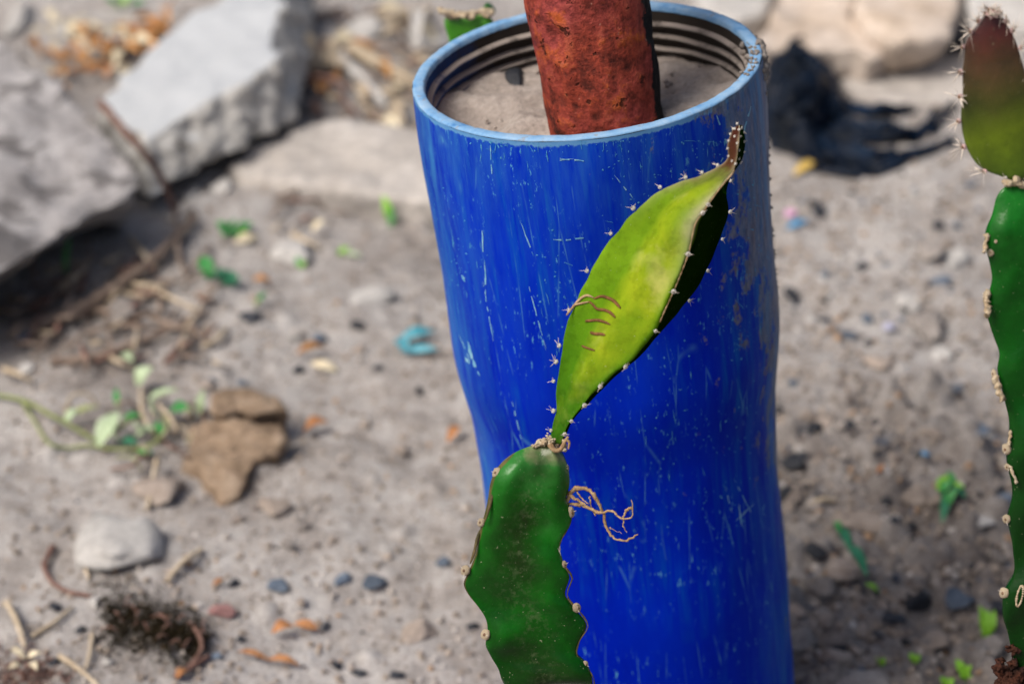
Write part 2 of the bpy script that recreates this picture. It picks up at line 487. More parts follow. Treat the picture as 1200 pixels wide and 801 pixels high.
M['skin_young'] = skin_mat('young_pitaya_skin', [(0.0, (0.020, 0.080, 0.006)), (0.22, (0.050, 0.15, 0.006)), (0.42, (0.105, 0.22, 0.008)), (0.74, (0.135, 0.22, 0.010)), (0.84, (0.12, 0.13, 0.030)), (0.885, (0.07, 0.03, 0.015)), (1.0, (0.045, 0.014, 0.010))], 0.25, yel=True, spec=0.0, rough=0.45)
M['skin_old'] = skin_mat('old_pitaya_skin', [(0.0, (0.0015, 0.028, 0.001)), (0.70, (0.002, 0.054, 0.002)), (0.88, (0.006, 0.13, 0.006)), (0.97, (0.03, 0.18, 0.03)), (1.0, (0.16, 0.20, 0.09))], 0.4, (0.010, 0.014, 0.004), 0.26, 0.0, (0.6, 1.3), spec=0.2, bark=True)
M['skin_old_cork'] = skin_mat('corky_pitaya_skin', [(0.0, (0.004, 0.050, 0.004)), (0.75, (0.006, 0.090, 0.006)), (0.94, (0.016, 0.135, 0.018)), (1.0, (0.12, 0.18, 0.06))], 0.35, (0.014, 0.014, 0.007), 0.33, 0.03)
M['skin_red'] = skin_mat('reddish_pitaya_skin', [(0.0, (0.022, 0.065, 0.003)), (0.15, (0.050, 0.090, 0.003)), (0.34, (0.085, 0.125, 0.003)), (0.50, (0.036, 0.042, 0.004)), (0.68, (0.050, 0.028, 0.010)), (0.84, (0.060, 0.012, 0.008)), (1.0, (0.02, 0.004, 0.006))], 0.15, None, 0.30, 0.0, (0.45, 1.5))
M['skin_green'] = skin_mat('glossy_pitaya_skin', [(0.0, (0.002, 0.018, 0.002)), (0.62, (0.002, 0.030, 0.002)), (0.87, (0.003, 0.066, 0.004)), (1.0, (0.010, 0.15, 0.013))], 0.25, None, 0.22, spec=0.22)
M['skin_far'] = skin_mat('cut_pitaya_skin', [(0.0, (0.01, 0.10, 0.006)), (0.8, (0.04, 0.24, 0.008)), (1.0, (0.06, 0.28, 0.01))], 0.1, None, 0.4)
M['pad'] = stone_mat('areole_felt', [(0.40, 0.30, 0.19), (0.62, 0.53, 0.39)], 900, 0.9, 0.6, vary=0.12)
M['pad_white'] = stone_mat('areole_white_felt', [(0.60, 0.56, 0.50), (0.80, 0.77, 0.72)], 900, 0.9, 0.6, vary=0.1)
M['pad_pink'] = stone_mat('areole_pink_felt', [(0.45, 0.25, 0.24), (0.70, 0.52, 0.50)], 900, 0.85, 0.5, vary=0.15)
M['pit'] = plain('areole_pit', (0.09, 0.05, 0.03), (0.22, 0.13, 0.08), 900, 0.8)
M['spine'] = plain('cactus_spine', (0.55, 0.46, 0.38), (0.74, 0.66, 0.58), 900, 0.5, 0.4, 0.1)
M['root'] = plain('dry_aerial_root', (0.22, 0.12, 0.055), (0.48, 0.34, 0.19), 260, 0.7, 0.3, 0.4, 0.1)
M['root_dark'] = plain('dark_aerial_root', (0.07, 0.025, 0.008), (0.22, 0.10, 0.03), 260, 0.65, 0.3, 0.4, 0.2)
M['cork'] = plain('olive_brown_cork', (0.028, 0.030, 0.008), (0.15, 0.105, 0.045), 120, 0.7, 0.3, 0.6, 0)
M['papery'] = plain('papery_callus', (0.34, 0.23, 0.13), (0.62, 0.54, 0.40), 300, 0.85, 0.2, 0.6, 0)
M['callus'] = plain('red_brown_callus', (0.012, 0.004, 0.002), (0.085, 0.022, 0.008), 160, 0.7, 0.3, 0.7, 0)

# grit with its own colour per grain
b = NB('loose_grit')
M['grit'] = b.out(b.mix(0.5, b.attr('tint', 'Color'), b.ramp(b.noise(600, 3), [(0.3, 0.3), (0.7, 0.7)]), 'OVERLAY'), 0.92, 0.15)

# ------------------------------------------------------------------ object helpers
ROOT = {}


def props(o, label=None, cat=None, group=None, kind=None):
    for k, v in (('label', label), ('category', cat), ('group', group), ('kind', kind)):
        if v:
            o[k] = v
    return o


def thing(name, label, cat, loc, group=None):
    o = bpy.data.objects.new(name, None)
    o.empty_display_size = 0.02
    COL.objects.link(o)
    o.location = loc
    return props(o, label, cat, group)


def base_of(o):
    p = Vector((0, 0, 0))
    while o is not None:
        p = p + o.location
        o = o.parent
    return p


def link(name, me, mat, parent=None, smooth=True, origin=None):
    """vertices come in world space; the object gets its own origin"""
    mats = mat if isinstance(mat, (list, tuple)) else [mat]
    for m in mats:
        me.materials.append(m)
    o = bpy.data.objects.new(name, me)
    COL.objects.link(o)
    n = len(me.vertices)
    V = np.empty(n * 3)
    me.vertices.foreach_get('co', V)
    V = V.reshape(-1, 3)
    if parent is not None:
        o.parent = parent
        off = base_of(parent)
    else:
        if origin is None:
            off = Vector(((V[:, 0].min() + V[:, 0].max()) / 2, (V[:, 1].min() + V[:, 1].max()) / 2, V[:, 2].min()))
        else:
            off = Vector(origin)
        o.location = off
    V -= np.array(off)
    me.vertices.foreach_set('co', V.ravel())
    if smooth:
        me.polygons.foreach_set('use_smooth', np.ones(len(me.polygons), bool))
    me.update()
    return o


class MB:
    def __init__(s):
        s.v, s.f, s.mi = [], [], []

    def add(s, v, f, mi=0):
        o = len(s.v)
        s.v += [tuple(x) for x in v]
        s.f += [tuple(i + o for i in q) for q in f]
        s.mi += [mi] * len(f)

    def tube(s, pts, rad, n=6, mi=0, bulb=0.0):
        pts = [Vector(p) for p in pts]
        if not hasattr(rad, '__len__'):
            rad = [rad] * len(pts)
        d0 = (pts[1] - pts[0]).normalized()
        a = d0.orthogonal().normalized()
        V, Fc = [], []
        for i, p in enumerate(pts):
            d = (pts[min(i + 1, len(pts) - 1)] - pts[max(i - 1, 0)]).normalized()
            a = (a - d * a.dot(d))
            a = a.normalized() if a.length > 1e-6 else d.orthogonal().normalized()
            c2 = d.cross(a)
            for k in range(n):
                t = 2 * math.pi * k / n
                V.append(p + (a * math.cos(t) + c2 * math.sin(t)) * rad[i])
        for i in range(len(pts) - 1):
            for k in range(n):
                Fc.append((i * n + k, i * n + (k + 1) % n, (i + 1) * n + (k + 1) % n, (i + 1) * n + k))
        Fc.append(tuple(range(n - 1, -1, -1)))
        Fc.append(tuple((len(pts) - 1) * n + k for k in range(n)))
        s.add(V, Fc, mi)

    def leaf(s, p0, p1, wd, up=Vector((0, -0.35, 1)), arch=0.12, fold=0.15, mi=0, thick=0.0006, wob=0.0, seed=0, prof=None):
        """leaf blade with real thickness from p0 to p1"""
        p0, p1 = Vector(p0), Vector(p1)
        d = p1 - p0
        L = d.length
        dn = d.normalized()
        side = dn.cross(up).normalized()
        nr = side.cross(dn).normalized()
        rr = random.Random(seed)
        n = 7
        pr = prof or [0.10, 0.55, 0.88, 1.0, 0.86, 0.52, 0.06]
        top = []
        for i in range(n):
            t = i / (n - 1)
            c2 = p0 + d * t + nr * (math.sin(t * math.pi) * arch * L)
            hw = wd * 0.5 * pr[i]
            for k in (-1, 0, 1):
                j = rr.uniform(-1, 1) * wob * wd
                top.append(c2 + side * (k * hw * (1 + rr.uniform(-1, 1) * wob)) + nr * (abs(k) * hw * fold * 2 + j))
        bot = [v - nr * thick for v in top]
        V = top + bot
        q = len(top)
        Fc = []
        for i in range(n - 1):
            for k in range(2):
                a = i * 3 + k
                Fc.append((a, a + 1, a + 4, a + 3))
                Fc.append((q + a, q + a + 3, q + a + 4, q + a + 1))
            a = i * 3
            Fc.append((a, a + 3, q + a + 3, q + a))
            a = i * 3 + 2
            Fc.append((a, q + a, q + a + 3, a + 3))
        Fc.append((0, q, q + 1, 1)); Fc.append((1, q + 1, q + 2, 2))
        e = (n - 1) * 3
        Fc.append((e, e + 1, q + e + 1, q + e)); Fc.append((e + 1, e + 2, q + e + 2, q + e + 1))
        s.add(V, Fc, mi)

    def mesh(s, name):
        me = bpy.data.meshes.new(name)
        me.from_pydata(s.v, [], s.f)
        me.polygons.foreach_set('material_index', s.mi)
        me.update()
        return me

    def link(s, name, mat, parent=None, smooth=True, origin=None):
        return link(name, s.mesh(name), mat, parent, smooth, origin)


def verts(me):
    V = np.empty(len(me.vertices) * 3)
    me.vertices.foreach_get('co', V)
    return V.reshape(-1, 3)


def norms(me):
    N = np.empty(len(me.vertices) * 3)
    me.vertices.foreach_get('normal', N)
    return N.reshape(-1, 3)


def setv(me, V):
    me.vertices.foreach_set('co', np.asarray(V).ravel())
    me.update()


def fattr(me, name, vals):
    a = me.attributes.new(name, 'FLOAT', 'POINT')
    a.data.foreach_set('value', np.asarray(vals, float))


def remesh(me, voxel):
    o = bpy.data.objects.new('tmp', me)
    COL.objects.link(o)
    m = o.modifiers.new('r', 'REMESH')
    m.mode = 'VOXEL'
    m.voxel_size = voxel
    dg = bpy.context.evaluated_depsgraph_get()
    r = bpy.data.meshes.new_from_object(o.evaluated_get(dg))
    bpy.data.objects.remove(o)
    return r


def smooth_curve(pts, n):
    P = [Vector(p) for p in pts]
    out = []
    L = [0]
    for a, c2 in zip(P, P[1:]):
        L.append(L[-1] + (c2 - a).length)
    for i in range(n):
        s = L[-1] * i / (n - 1)
        k = 0
        while k < len(P) - 2 and s > L[k + 1]:
            k += 1
        t = (s - L[k]) / max(1e-9, L[k + 1] - L[k])
        p0, p1, p2, p3 = P[max(k - 1, 0)], P[k], P[k + 1], P[min(k + 2, len(P) - 1)]
        out.append(0.5 * ((2 * p1) + (p2 - p0) * t + (2 * p0 - 5 * p1 + 4 * p2 - p3) * t * t + (3 * p1 - p0 - 3 * p2 + p3) * t ** 3))
    return out


# ------------------------------------------------------------------ the ground sheet
nx, ny = len(GX), len(GY)
V = np.stack([XX.ravel(), YY.ravel(), Z.ravel()], 1)
ii = (np.arange(ny - 1)[:, None] * nx + np.arange(nx - 1)[None, :]).ravel()
Q = np.stack([ii, ii + 1, ii + nx + 1, ii + nx], 1)
me = bpy.data.meshes.new('ground')
me.vertices.add(len(V))
me.vertices.foreach_set('co', V.ravel())
me.loops.add(Q.size)
me.loops.foreach_set('vertex_index', Q.ravel().astype(np.int32))
me.polygons.add(len(Q))
me.polygons.foreach_set('loop_start', np.arange(len(Q), dtype=np.int32) * 4)
me.update(calc_edges=True)
soil_darkv = np.clip(rough * 0.75 + 0.25 * fbm(P2 * 14, 31, 3) * rough, 0, 1)  # darker in the rubble right of the pipe and at the spots below
for (px, py, r, s) in ((60, 370, 0.10, 0.9), (150, 400, 0.06, 0.6), (175, 330, 0.05, 0.6), (320, 130, 0.06, 0.7), (180, 730, 0.04, 0.5)):
    c = G(px, py)
    soil_darkv = np.maximum(soil_darkv, s * np.exp(-((V[:, 0] - c.x) ** 2 + (V[:, 1] - c.y) ** 2) / r ** 2) * (0.7 + 0.5 * fbm(P2 * 25, 37, 3)))
fattr(me, 'damp', np.clip(soil_darkv, 0, 1))
g = bpy.data.objects.new('ground', me)
me.materials.append(M['soil'])
me.polygons.foreach_set('use_smooth', np.ones(len(Q), bool))
COL.objects.link(g)
props(g, 'dry grey brown sandy soil covering the whole yard', 'ground', None, 'structure')

# ------------------------------------------------------------------ blue pipe (own axis along local z)
TAU = R(6.7)
AX = Vector((-math.sin(TAU), 0, math.cos(TAU)))
LP = (H + 0.035) / math.cos(TAU)
pipe = thing('blue_pipe', 'worn blue plastic pipe with wide socket end standing upright around a rusty post', 'pipe', RIM - AX * LP)
pipe.rotation_euler = (0, -TAU, 0)
PM = Matrix.Translation(pipe.location) @ Matrix.Rotation(-TAU, 4, 'Y')


def plink(name, me, mat, smooth=True):
    for m in (mat if isinstance(mat, (list, tuple)) else [mat]):
        me.materials.append(m)
    o = bpy.data.objects.new(name, me)
    o.parent = pipe
    COL.objects.link(o)
    if smooth:
        me.polygons.foreach_set('use_smooth', np.ones(len(me.polygons), bool))
    return o


def lathe(profile, n, close=False, wob=0.0):
    A = np.arange(n) / n * 2 * math.pi
    V, Fc = [], []
    for (r, z) in profile:
        for a in A:
            V.append((r * math.cos(a), r * math.sin(a), z))
    m = len(profile)
    rng_ = m if close else m - 1
    for i in range(rng_):
        for k in range(n):
            j = (i + 1) % m
            Fc.append((i * n + k, i * n + (k + 1) % n, j * n + (k + 1) % n, j * n + k))
    me = bpy.data.meshes.new('lathe')
    me.from_pydata(V, [], Fc)
    me.update()
    return me


def sst(a, b2, x):
    t = min(1, max(0, (x - a) / (b2 - a)))
    return t * t * (3 - 2 * t)


RO, RI, RP = 0.0823, 0.0766, 0.0770
def outer_r(s):
    return RO + (RP - RO) * (0.78 * sst(0.138, 0.186, s) + 0.22 * sst(0.10, 0.23, s)) + 0.0005 * math.sin(s * 50)
prof = []
for s in np.linspace(0.0011, LP, 190):
    prof.append((outer_r(s), LP - s))
me = lathe(prof, 256)
V = verts(me)
a = np.arctan2(V[:, 1], V[:, 0])
sdist = LP - V[:, 2]
wv = 0.0007 * fbm(np.stack([np.cos(a) * 2, np.sin(a) * 2, sdist * 12], 1), 51, 3)
V[:, 0] += np.cos(a) * wv
V[:, 1] += np.sin(a) * wv
setv(me, V)
ang = np.degrees(a)                              # -90 faces the camera, 0 is to the right
dust = np.exp(-((ang + 8) / 44.0) ** 2) * np.clip(1.15 - sdist / 0.24, 0, 1) + 0.35 * np.exp(-((ang + 8) / 14.0) ** 2)
fattr(me, 'lip', np.clip(1.25 * np.exp(-sdist / 0.0040), 0, 1))
fattr(me, 'dust', np.clip(dust, 0, 1))
painted_light = np.exp(-((np.abs(ang + 90) - 78) / 22.0) ** 2) * 0.9 + 0.5 * np.exp(-sdist / 0.06)  # light painted as paler blue on both flanks and below the rim
painted_light = np.maximum(painted_light, 0.8 * np.exp(-((ang + 28) / 20.0) ** 2) * np.clip(1.2 - sdist / 0.2, 0, 1))
fattr(me, 'painted_light', np.clip(painted_light, 0, 1))
wall = plink('pipe_wall', me, M['pipe'])
bm_ = bmesh.new(); bm_.from_mesh(me); bm_.transform(PM); PB = BVHTree.FromBMesh(bm_); bm_.free()
# rim: worn annulus capping the wall
me = lathe([(RO, LP - 0.0012), (RO + 0.0001, LP - 0.0008), (RO - 0.0005, LP - 0.0002), (RO - 0.0014, LP), (RI + 0.0012, LP), (RI + 0.0002, LP - 0.0006), (RI, LP - 0.0030)], 256)
V = verts(me); a = np.arctan2(V[:, 1], V[:, 0])
V[:, 2] += 0.00018 * fbm(np.stack([np.cos(a) * 9, np.sin(a) * 9, V[:, 2] * 300], 1), 61, 3)
rr = 0.0002 * fbm(np.stack([np.cos(a) * 22, np.sin(a) * 22, V[:, 2] * 400], 1), 63, 3)
V[:, 0] += np.cos(a) * rr; V[:, 1] += np.sin(a) * rr
setv(me, V)
plink('rim', me, M['rim'])
# inside wall and three thread ridges
me = lathe([(RI + 0.0002, LP - s) for s in np.linspace(0.003, 0.075, 24)], 160)
V = verts(me); ang = np.degrees(np.arctan2(V[:, 1], V[:, 0]))
fattr(me, 'clean', np.clip(1 - np.abs(np.abs(ang) - 180) / 75, 0, 1))
me.flip_normals()
plink('inner_wall', me, M['inner'])
for k, s in enumerate((0.0105, 0.0170, 0.0235)):
    h2 = 0.0021
    me = lathe([(RI + 0.0004, LP - s + h2), (RI - 0.0022, LP - s + h2 * 0.55), (RI - 0.0026, LP - s - h2 * 0.2), (RI + 0.0004, LP - s - h2)], 160)
    V = verts(me); a = np.arctan2(V[:, 1], V[:, 0])
    V[:, 2] += 0.0006 * fbm(np.stack([np.cos(a) * 3, np.sin(a) * 3, V[:, 2] * 0 + k], 1), 71, 3)
    setv(me, V)
    fattr(me, 'clean', np.clip(1 - np.abs(np.abs(np.degrees(a)) - 180) / 75, 0, 1))
    me.flip_normals()
    plink('thread_ridge', me, M['inner'])

# scratches: thin raised scuffs on the wall
mb = MB()
PMI = PM.inverted()


def scuff(px0, py0, px1, py1, wpx):
    n = max(2, int(math.hypot(px1 - px0, py1 - py0) / 6) + 1)
    L, Rr = [], []
    dx, dy = px1 - px0, py1 - py0
    q = math.hypot(dx, dy)
    nxp, nyp = -dy / q, dx / q
    for i in range(n + 1):
        t = i / n
        w_ = wpx * math.sin(math.pi * (0.08 + 0.84 * t)) * rng.uniform(0.6, 1.2) * 0.60
        j = rng.uniform(-0.4, 0.4)
        for sgn, arr in ((1, L), (-1, Rr)):
            x, y = px0 + dx * t + nxp * (w_ * sgn + j), py0 + dy * t + nyp * (w_ * sgn + j)
            d = ray(x, y).normalized()
            hit = PB.ray_cast(CAM, d)
            if hit[0] is None:
                return
            arr.append(PMI @ (hit[0] - d * 0.00022))
    V = L + Rr
    mb.add(V, [(i, i + 1, n + 1 + i + 1, n + 1 + i) for i in range(n) if n < 4 or rng.random() < 0.68])


for a in ((648, 281, 668, 281, 1.6), (664, 281, 689, 278, 2.2), (656, 186, 690, 189, 1.4), (672, 190, 694, 194, 2.0), (640, 190, 672, 186, 1.0), (519, 335, 533, 349, 2.2),
          (541, 322, 545, 330, 3), (720, 205, 745, 236, 1.1), (565, 270, 566, 300, 1.6), (568, 305, 569, 345, 1.6), (574, 165, 577, 215, 1.2), (566, 330, 578, 400, 1.0), (600, 470, 612, 520, 1.3),
          (610, 260, 625, 300, 1), (618, 330, 640, 410, 0.9), (520, 330, 540, 392, 1.0), (538, 392, 552, 425, 1.0), (515, 312, 530, 322, 1.3), (548, 400, 556, 430, 3.0), (553, 420, 562, 440, 2.6), (545, 418, 550, 426, 2.5),
          (860, 560, 885, 610, 0.9), (862, 610, 884, 590, 0.9), (850, 570, 858, 600, 0.9), (866, 590, 870, 620, 1.2), (640, 520, 648, 540, 1.0), (838, 130, 860, 190, 1.6), (845, 190, 860, 160, 2.2), (868, 165, 880, 125, 2.0)):
    scuff(*a)
o = plink('scratch', mb.mesh('scratch'), M['scratch'], False)
o['kind'] = 'stuff'
mb = MB()                                        # duller hairline scuffs and pinpricks
for n in range(1900):
    y = 165 + 480 * rng.random() ** 2.1
    x = rng.uniform(490, 915)
    if vn(np.array([[x / 38.0, y / 75.0, 3.3]]), 77)[0] < rng.uniform(-0.10, 0.55):
        continue
    k = rng.random()
    if k < 0.76:
        L, wd, aa = rng.uniform(0.8, 3.0), rng.uniform(0.5, 1.9) , rng.uniform(0, 180)
    elif k < 0.93:
        L, wd, aa = rng.uniform(4, 15), rng.uniform(0.5, 1.0), rng.normal(86, 6)
    else:
        L, wd, aa = rng.uniform(5, 22), rng.uniform(0.4, 0.8), rng.choice([rng.normal(40, 12), rng.normal(8, 8), rng.normal(75, 8)])
    scuff(x, y, x + L * math.cos(R(aa)), y + L * math.sin(R(aa)), wd)
o = plink('scratch', mb.mesh('scratch'), M['scuff'], False)
o['kind'] = 'stuff'
# dried mud crust on the right side of the rim and running down the side
mb = MB()
ico = bmesh.new(); bmesh.ops.create_icosphere(ico, subdivisions=1, radius=1)
IV = [tuple(v.co) for v in ico.verts]; IF = [tuple(v.index for v in f.verts) for f in ico.faces]; ico.free()
def grain(mb, p, r, mi=0):
    q = Quaternion((rng.normal(), rng.normal(), rng.normal(), rng.normal())).normalized()
    s3 = Vector((r * rng.uniform(0.7, 1.3), r * rng.uniform(0.7, 1.3), r * rng.uniform(0.6, 1.1)))
    mb.add([Vector(p) + q @ Vector((v[0] * s3.x, v[1] * s3.y, v[2] * s3.z)) for v in IV], IF, mi)
for n in range(170):
    t = rng.random()
    if n < 70:
        ph = R(rng.normal(1, 6)); s = abs(rng.normal(0.004, 0.005)); rad = outer_r(s) + 0.0004; sz = rng.uniform(0.0010, 0.0030)
    elif n < 105:
        ph = R(rng.uniform(-26, 4)); s = -0.0003; rad = rng.uniform(RI, RO - 0.001); sz = rng.uniform(0.0004, 0.0012)
    elif n < 130:
        ph = R(rng.uniform(-20, 12)); s = rng.uniform(0.003, 0.012); rad = RI - 0.0005; sz = rng.uniform(0.0008, 0.002)
    else:
        s = rng.uniform(0.004, 0.13); ph = R(-4 + rng.normal(0, 2)); rad = outer_r(s); sz = rng.uniform(0.0004, 0.0012)
    grain(mb, (rad * math.cos(ph), rad * math.sin(ph), LP - s), sz)
plink('mud_crust', mb.mesh('mud_crust'), M['mud'], True)['kind'] = 'stuff'

# soil filling the pipe
mb = MB()
SD = 0.0285
n1, n2 = 40, 96
V, Fc = [(0, 0, 0)], []
for i in range(1, n1 + 1):
    for k in range(n2):
        r_ = (RI + 0.0001) * i / n1
        t = 2 * math.pi * k / n2
        V.append((r_ * math.cos(t), r_ * math.sin(t), 0))
V = np.array(V)
V[:, 2] = 0.0055 * fbm(np.stack([V[:, 0] * 34, V[:, 1] * 34, V[:, 0] * 0], 1), 81, 4) + 0.0018 * np.abs(fbm(V * 110, 84, 3))
edge = np.hypot(V[:, 0], V[:, 1]) / RI
V[:, 2] += 0.004 * edge ** 6
for k in range(n2):
    Fc.append((0, 1 + k, 1 + (k + 1) % n2))
for i in range(n1 - 1):
    for k in range(n2):
        a_, b_ = 1 + i * n2 + k, 1 + i * n2 + (k + 1) % n2
        Fc.append((a_, a_ + n2, b_ + n2, b_))
W = [PM @ Vector((v[0], v[1], LP - SD + v[2])) for v in V]
mb.add(W, Fc)
o = mb.link('soil', M['pot_soil'])
props(o, 'dry sandy soil filling the blue pipe around the post', 'soil', None, 'stuff')


mb = MB()
for n in range(130):
    t, r_ = rng.uniform(0, 6.283), RI * math.sqrt(rng.uniform(0.05, 0.97))
    grain(mb, PM @ Vector((r_ * math.cos(t), r_ * math.sin(t), LP - SD + 0.001 + 0.002 * rng.random())), rng.uniform(0.0004, 0.0017))
o = mb.link('soil_crumbs', M['pot_soil'])
props(o, 'loose soil crumbs on the soil inside the blue pipe', 'soil', None, 'stuff')


def on_soil(px, py, dz=0):
    c0 = PM @ Vector((0, 0, LP - SD + dz)); d = ray(px, py)
    return CAM + d * ((c0 - CAM).dot(AX) / d.dot(AX))


# ------------------------------------------------------------------ rusty post
pb = on_soil(712, 150)
pt0 = CAM + ray(688, 0) * ((pb - CAM).dot(LOOK) - 0.025)
pax = (pt0 - pb).normalized()
n, m = 96, 150
LPO = 0.62
mb = MB()
V = []
S = np.linspace(-0.30, LPO, m)
q = pax.to_track_quat('Z', 'Y')
for s in S:
    for k in range(n):
        t = 2 * math.pi * k / n
        r_ = 0.0272 * (1 + 0.045 * min(1, max(0, s / 0.06)))
        V.append((r_, t, s))
V = np.array(V)
C3 = np.stack([np.cos(V[:, 1]) * 1.0, np.sin(V[:, 1]) * 1.0, V[:, 2] / 0.028], 1)
V[:, 0] += 0.0010 * fbm(C3 * 2.2, 91, 3) + 0.0005 * fbm(C3 * 9, 95, 3)
# scaly welt along the right side, with a bite out of it
wl = np.exp(-((((np.degrees(V[:, 1]) - 354 + 180) % 360) - 180) / 13.0) ** 2)
V[:, 0] += wl * (0.0030 * fbm(C3 * np.array([4, 4, 2.6]), 97, 5))
W = [pb + q @ Vector((v[0] * math.cos(v[1]), v[0] * math.sin(v[1]), v[2])) for v in V]
Fc = [(i * n + k, i * n + (k + 1) % n, (i + 1) * n + (k + 1) % n, (i + 1) * n + k) for i in range(m - 1) for k in range(n)]
Fc.append(tuple((m - 1) * n + k for k in range(n)))
mb.add(W, Fc)
me = mb.mesh('rusty_post')
# side direction in world: find right flank by x
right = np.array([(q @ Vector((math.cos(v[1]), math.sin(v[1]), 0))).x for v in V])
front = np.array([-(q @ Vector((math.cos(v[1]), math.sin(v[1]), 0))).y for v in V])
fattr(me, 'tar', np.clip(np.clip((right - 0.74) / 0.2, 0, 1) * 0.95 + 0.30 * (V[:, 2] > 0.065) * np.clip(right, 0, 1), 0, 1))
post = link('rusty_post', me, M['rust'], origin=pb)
props(post, 'thick rusty brown steel post rising out of the blue pipe', 'post')

# dark pebble on the soil in the pipe
def clip_rock(seed, sub=3, cuts=11, rgh=0.10):
    r_ = random.Random(seed)
    bm = bmesh.new()
    bmesh.ops.create_icosphere(bm, subdivisions=sub, radius=1)
    me = bpy.data.meshes.new('rock'); bm.to_mesh(me); bm.free()
    V = verts(me)
    for k in range(cuts):
        nn = np.array([r_.gauss(0, 1), r_.gauss(0, 1), r_.gauss(0, 1)]); nn /= np.linalg.norm(nn)
        d = r_.uniform(0.38, 0.78)
        ex = V @ nn - d
        V = V - np.outer(np.clip(ex, 0, None) * 0.97, nn)
    V = V * (1 + rgh * fbm(V * 2.4 + seed * 3.1, seed, 4))[:, None]
    lo, hi = V.min(0), V.max(0)
    V = (V - (lo + hi) / 2) / ((hi - lo) / 2)
    setv(me, V)
    return me


ROCKS = {}


def rock_mesh(seed, sub):
    if (seed, sub) not in ROCKS:
        ROCKS[(seed, sub)] = clip_rock(seed, sub)
    return ROCKS[(seed, sub)].copy()


def rock(name, label, cat, px, py, wpx, hpx, mat, seed=0, rz=None, flat=0.65, sink=0.18, group=None, sub=3, at=None):
    p = at or G(px, py + hpx * 0.18)
    s = mpp(p)
    w_, h_ = wpx * s, hpx * s
    e = math.atan2(CAM.z - p.z, (Vector((p.x, p.y)) - Vector((CAM.x, CAM.y))).length)
    hz = min(h_ * flat, w_ * 0.9)
    dy = max(w_ * 0.45, (h_ - hz * math.cos(e) * 0.7) / math.sin(e))
    me = rock_mesh(seed % 9, sub)
    me.name = name
    me.materials.append(M[mat])
    me.polygons.foreach_set('use_smooth', np.ones(len(me.polygons), bool))
    o = bpy.data.objects.new(name, me)
    COL.objects.link(o)
    V = verts(me) * np.array([w_ / 2, dy / 2, hz / 2])
    a = R(rz if rz is not None else random.uniform(-8, 8))
    V = V @ np.array([[math.cos(a), math.sin(a), 0], [-math.sin(a), math.cos(a), 0], [0, 0, 1]])
    V[:, 2] += hz / 2
    V[:, 2] = np.maximum(V[:, 2], hz * sink * 0.5)
    setv(me, V)
    o.location = p - Vector((0, 0, hz * sink))
    return props(o, label, cat, group)


o = rock('pebble', 'small black pebble lying on the soil inside the blue pipe', 'pebble', 603, 93, 24, 34, 'dark_stone', 2, at=on_soil(603, 101), flat=0.9)

# ------------------------------------------------------------------ pitaya cacti
def clump(name, mb, voxel, amp, freq, mat, parent):
    me = remesh(mb.mesh(name), voxel)
    me.name = name
    V = verts(me)
    setv(me, V + norms(me) * (amp * fbm(V * freq, 211, 4))[:, None])
    return link(name, me, mat, parent)


def px3(pts, depth, bulge=0.0, lean=0.0):
    """points of a rib: seen at px,py, lying 'depth' from the camera, swelling towards it by bulge at mid length"""
    n = len(pts)
    r_ = []
    for i, (x, y) in enumerate(pts):
        t = i / (n - 1)
        r_.append(D(x, y, depth + lean * t - bulge * math.sin(math.pi * min(1, max(0, t))) ** 0.7))
    return r_


def stem_mesh(ribs, n_along=90, nf=9, k=0.62, ext=None):
    """closed stem from rib polylines given base -> tip in order round the axis"""
    RS = [smooth_curve(r_, n_along) for r_ in ribs]
    m = len(RS)
    V, A, E, VL = [], [], [], []
    for i in range(n_along):
        pts = [r_[i] for r_ in RS]
        cen = sum(pts, Vector()) / m
        for a in range(m):
            p, q2 = pts[a], pts[(a + 1) % m]
            ctl = ((p + q2) / 2).lerp(cen, k[a] if hasattr(k, '__len__') else k)
            for j in range(nf):
                t = j / nf
                V.append((1 - t) ** 2 * p + 2 * t * (1 - t) * ctl + t * t * q2)
                A.append(i / (n_along - 1))
                E.append(abs(t - 0.5) * 2)
                VL.append(1 - abs(t - 0.5) * 2)
    w_ = m * nf
    Fc = [(i * w_ + c2, i * w_ + (c2 + 1) % w_, (i + 1) * w_ + (c2 + 1) % w_, (i + 1) * w_ + c2) for i in range(n_along - 1) for c2 in range(w_)]
    Fc.append(tuple(range(w_ - 1, -1, -1)))
    Fc.append(tuple((n_along - 1) * w_ + c2 for c2 in range(w_)))
    me = bpy.data.meshes.new('stem')
    me.from_pydata(V, [], Fc)
    bm = bmesh.new(); bm.from_mesh(me); bmesh.ops.recalc_face_normals(bm, faces=bm.faces); bm.to_mesh(me); bm.free()
    fattr(me, 'along', A); fattr(me, 'edge', E); fattr(me, 'valley', VL)
    return me, RS


def bulges(me, RS, nf, spots, amp, width):
    # the rib swells round every areole and sinks between them
    V, N = verts(me), norms(me)
    m = len(RS)
    idx = np.arange(len(V)); row = idx // (m * nf); cl_ = idx % (m * nf)
    D_ = np.zeros(len(V))
    for k, pix in spots:
        dc = np.minimum(np.abs(cl_ - k * nf), m * nf - np.abs(cl_ - k * nf)) / nf
        for q2 in pix:
            best = min(range(len(RS[k])), key=lambda i: (proj(RS[k][i])[0] - q2[0]) ** 2 + (proj(RS[k][i])[1] - q2[1]) ** 2)
            dr_ = row - best - dc * 5
            D_ += amp * (np.exp(-(dr_ / width) ** 2) - 0.35 * np.exp(-((dr_ + 2.1 * width) / width) ** 2)) * np.exp(-(dc / 0.42) ** 2) * np.clip(dc * 6, 0.15, 1)
    setv(me, V + N * D_[:, None])


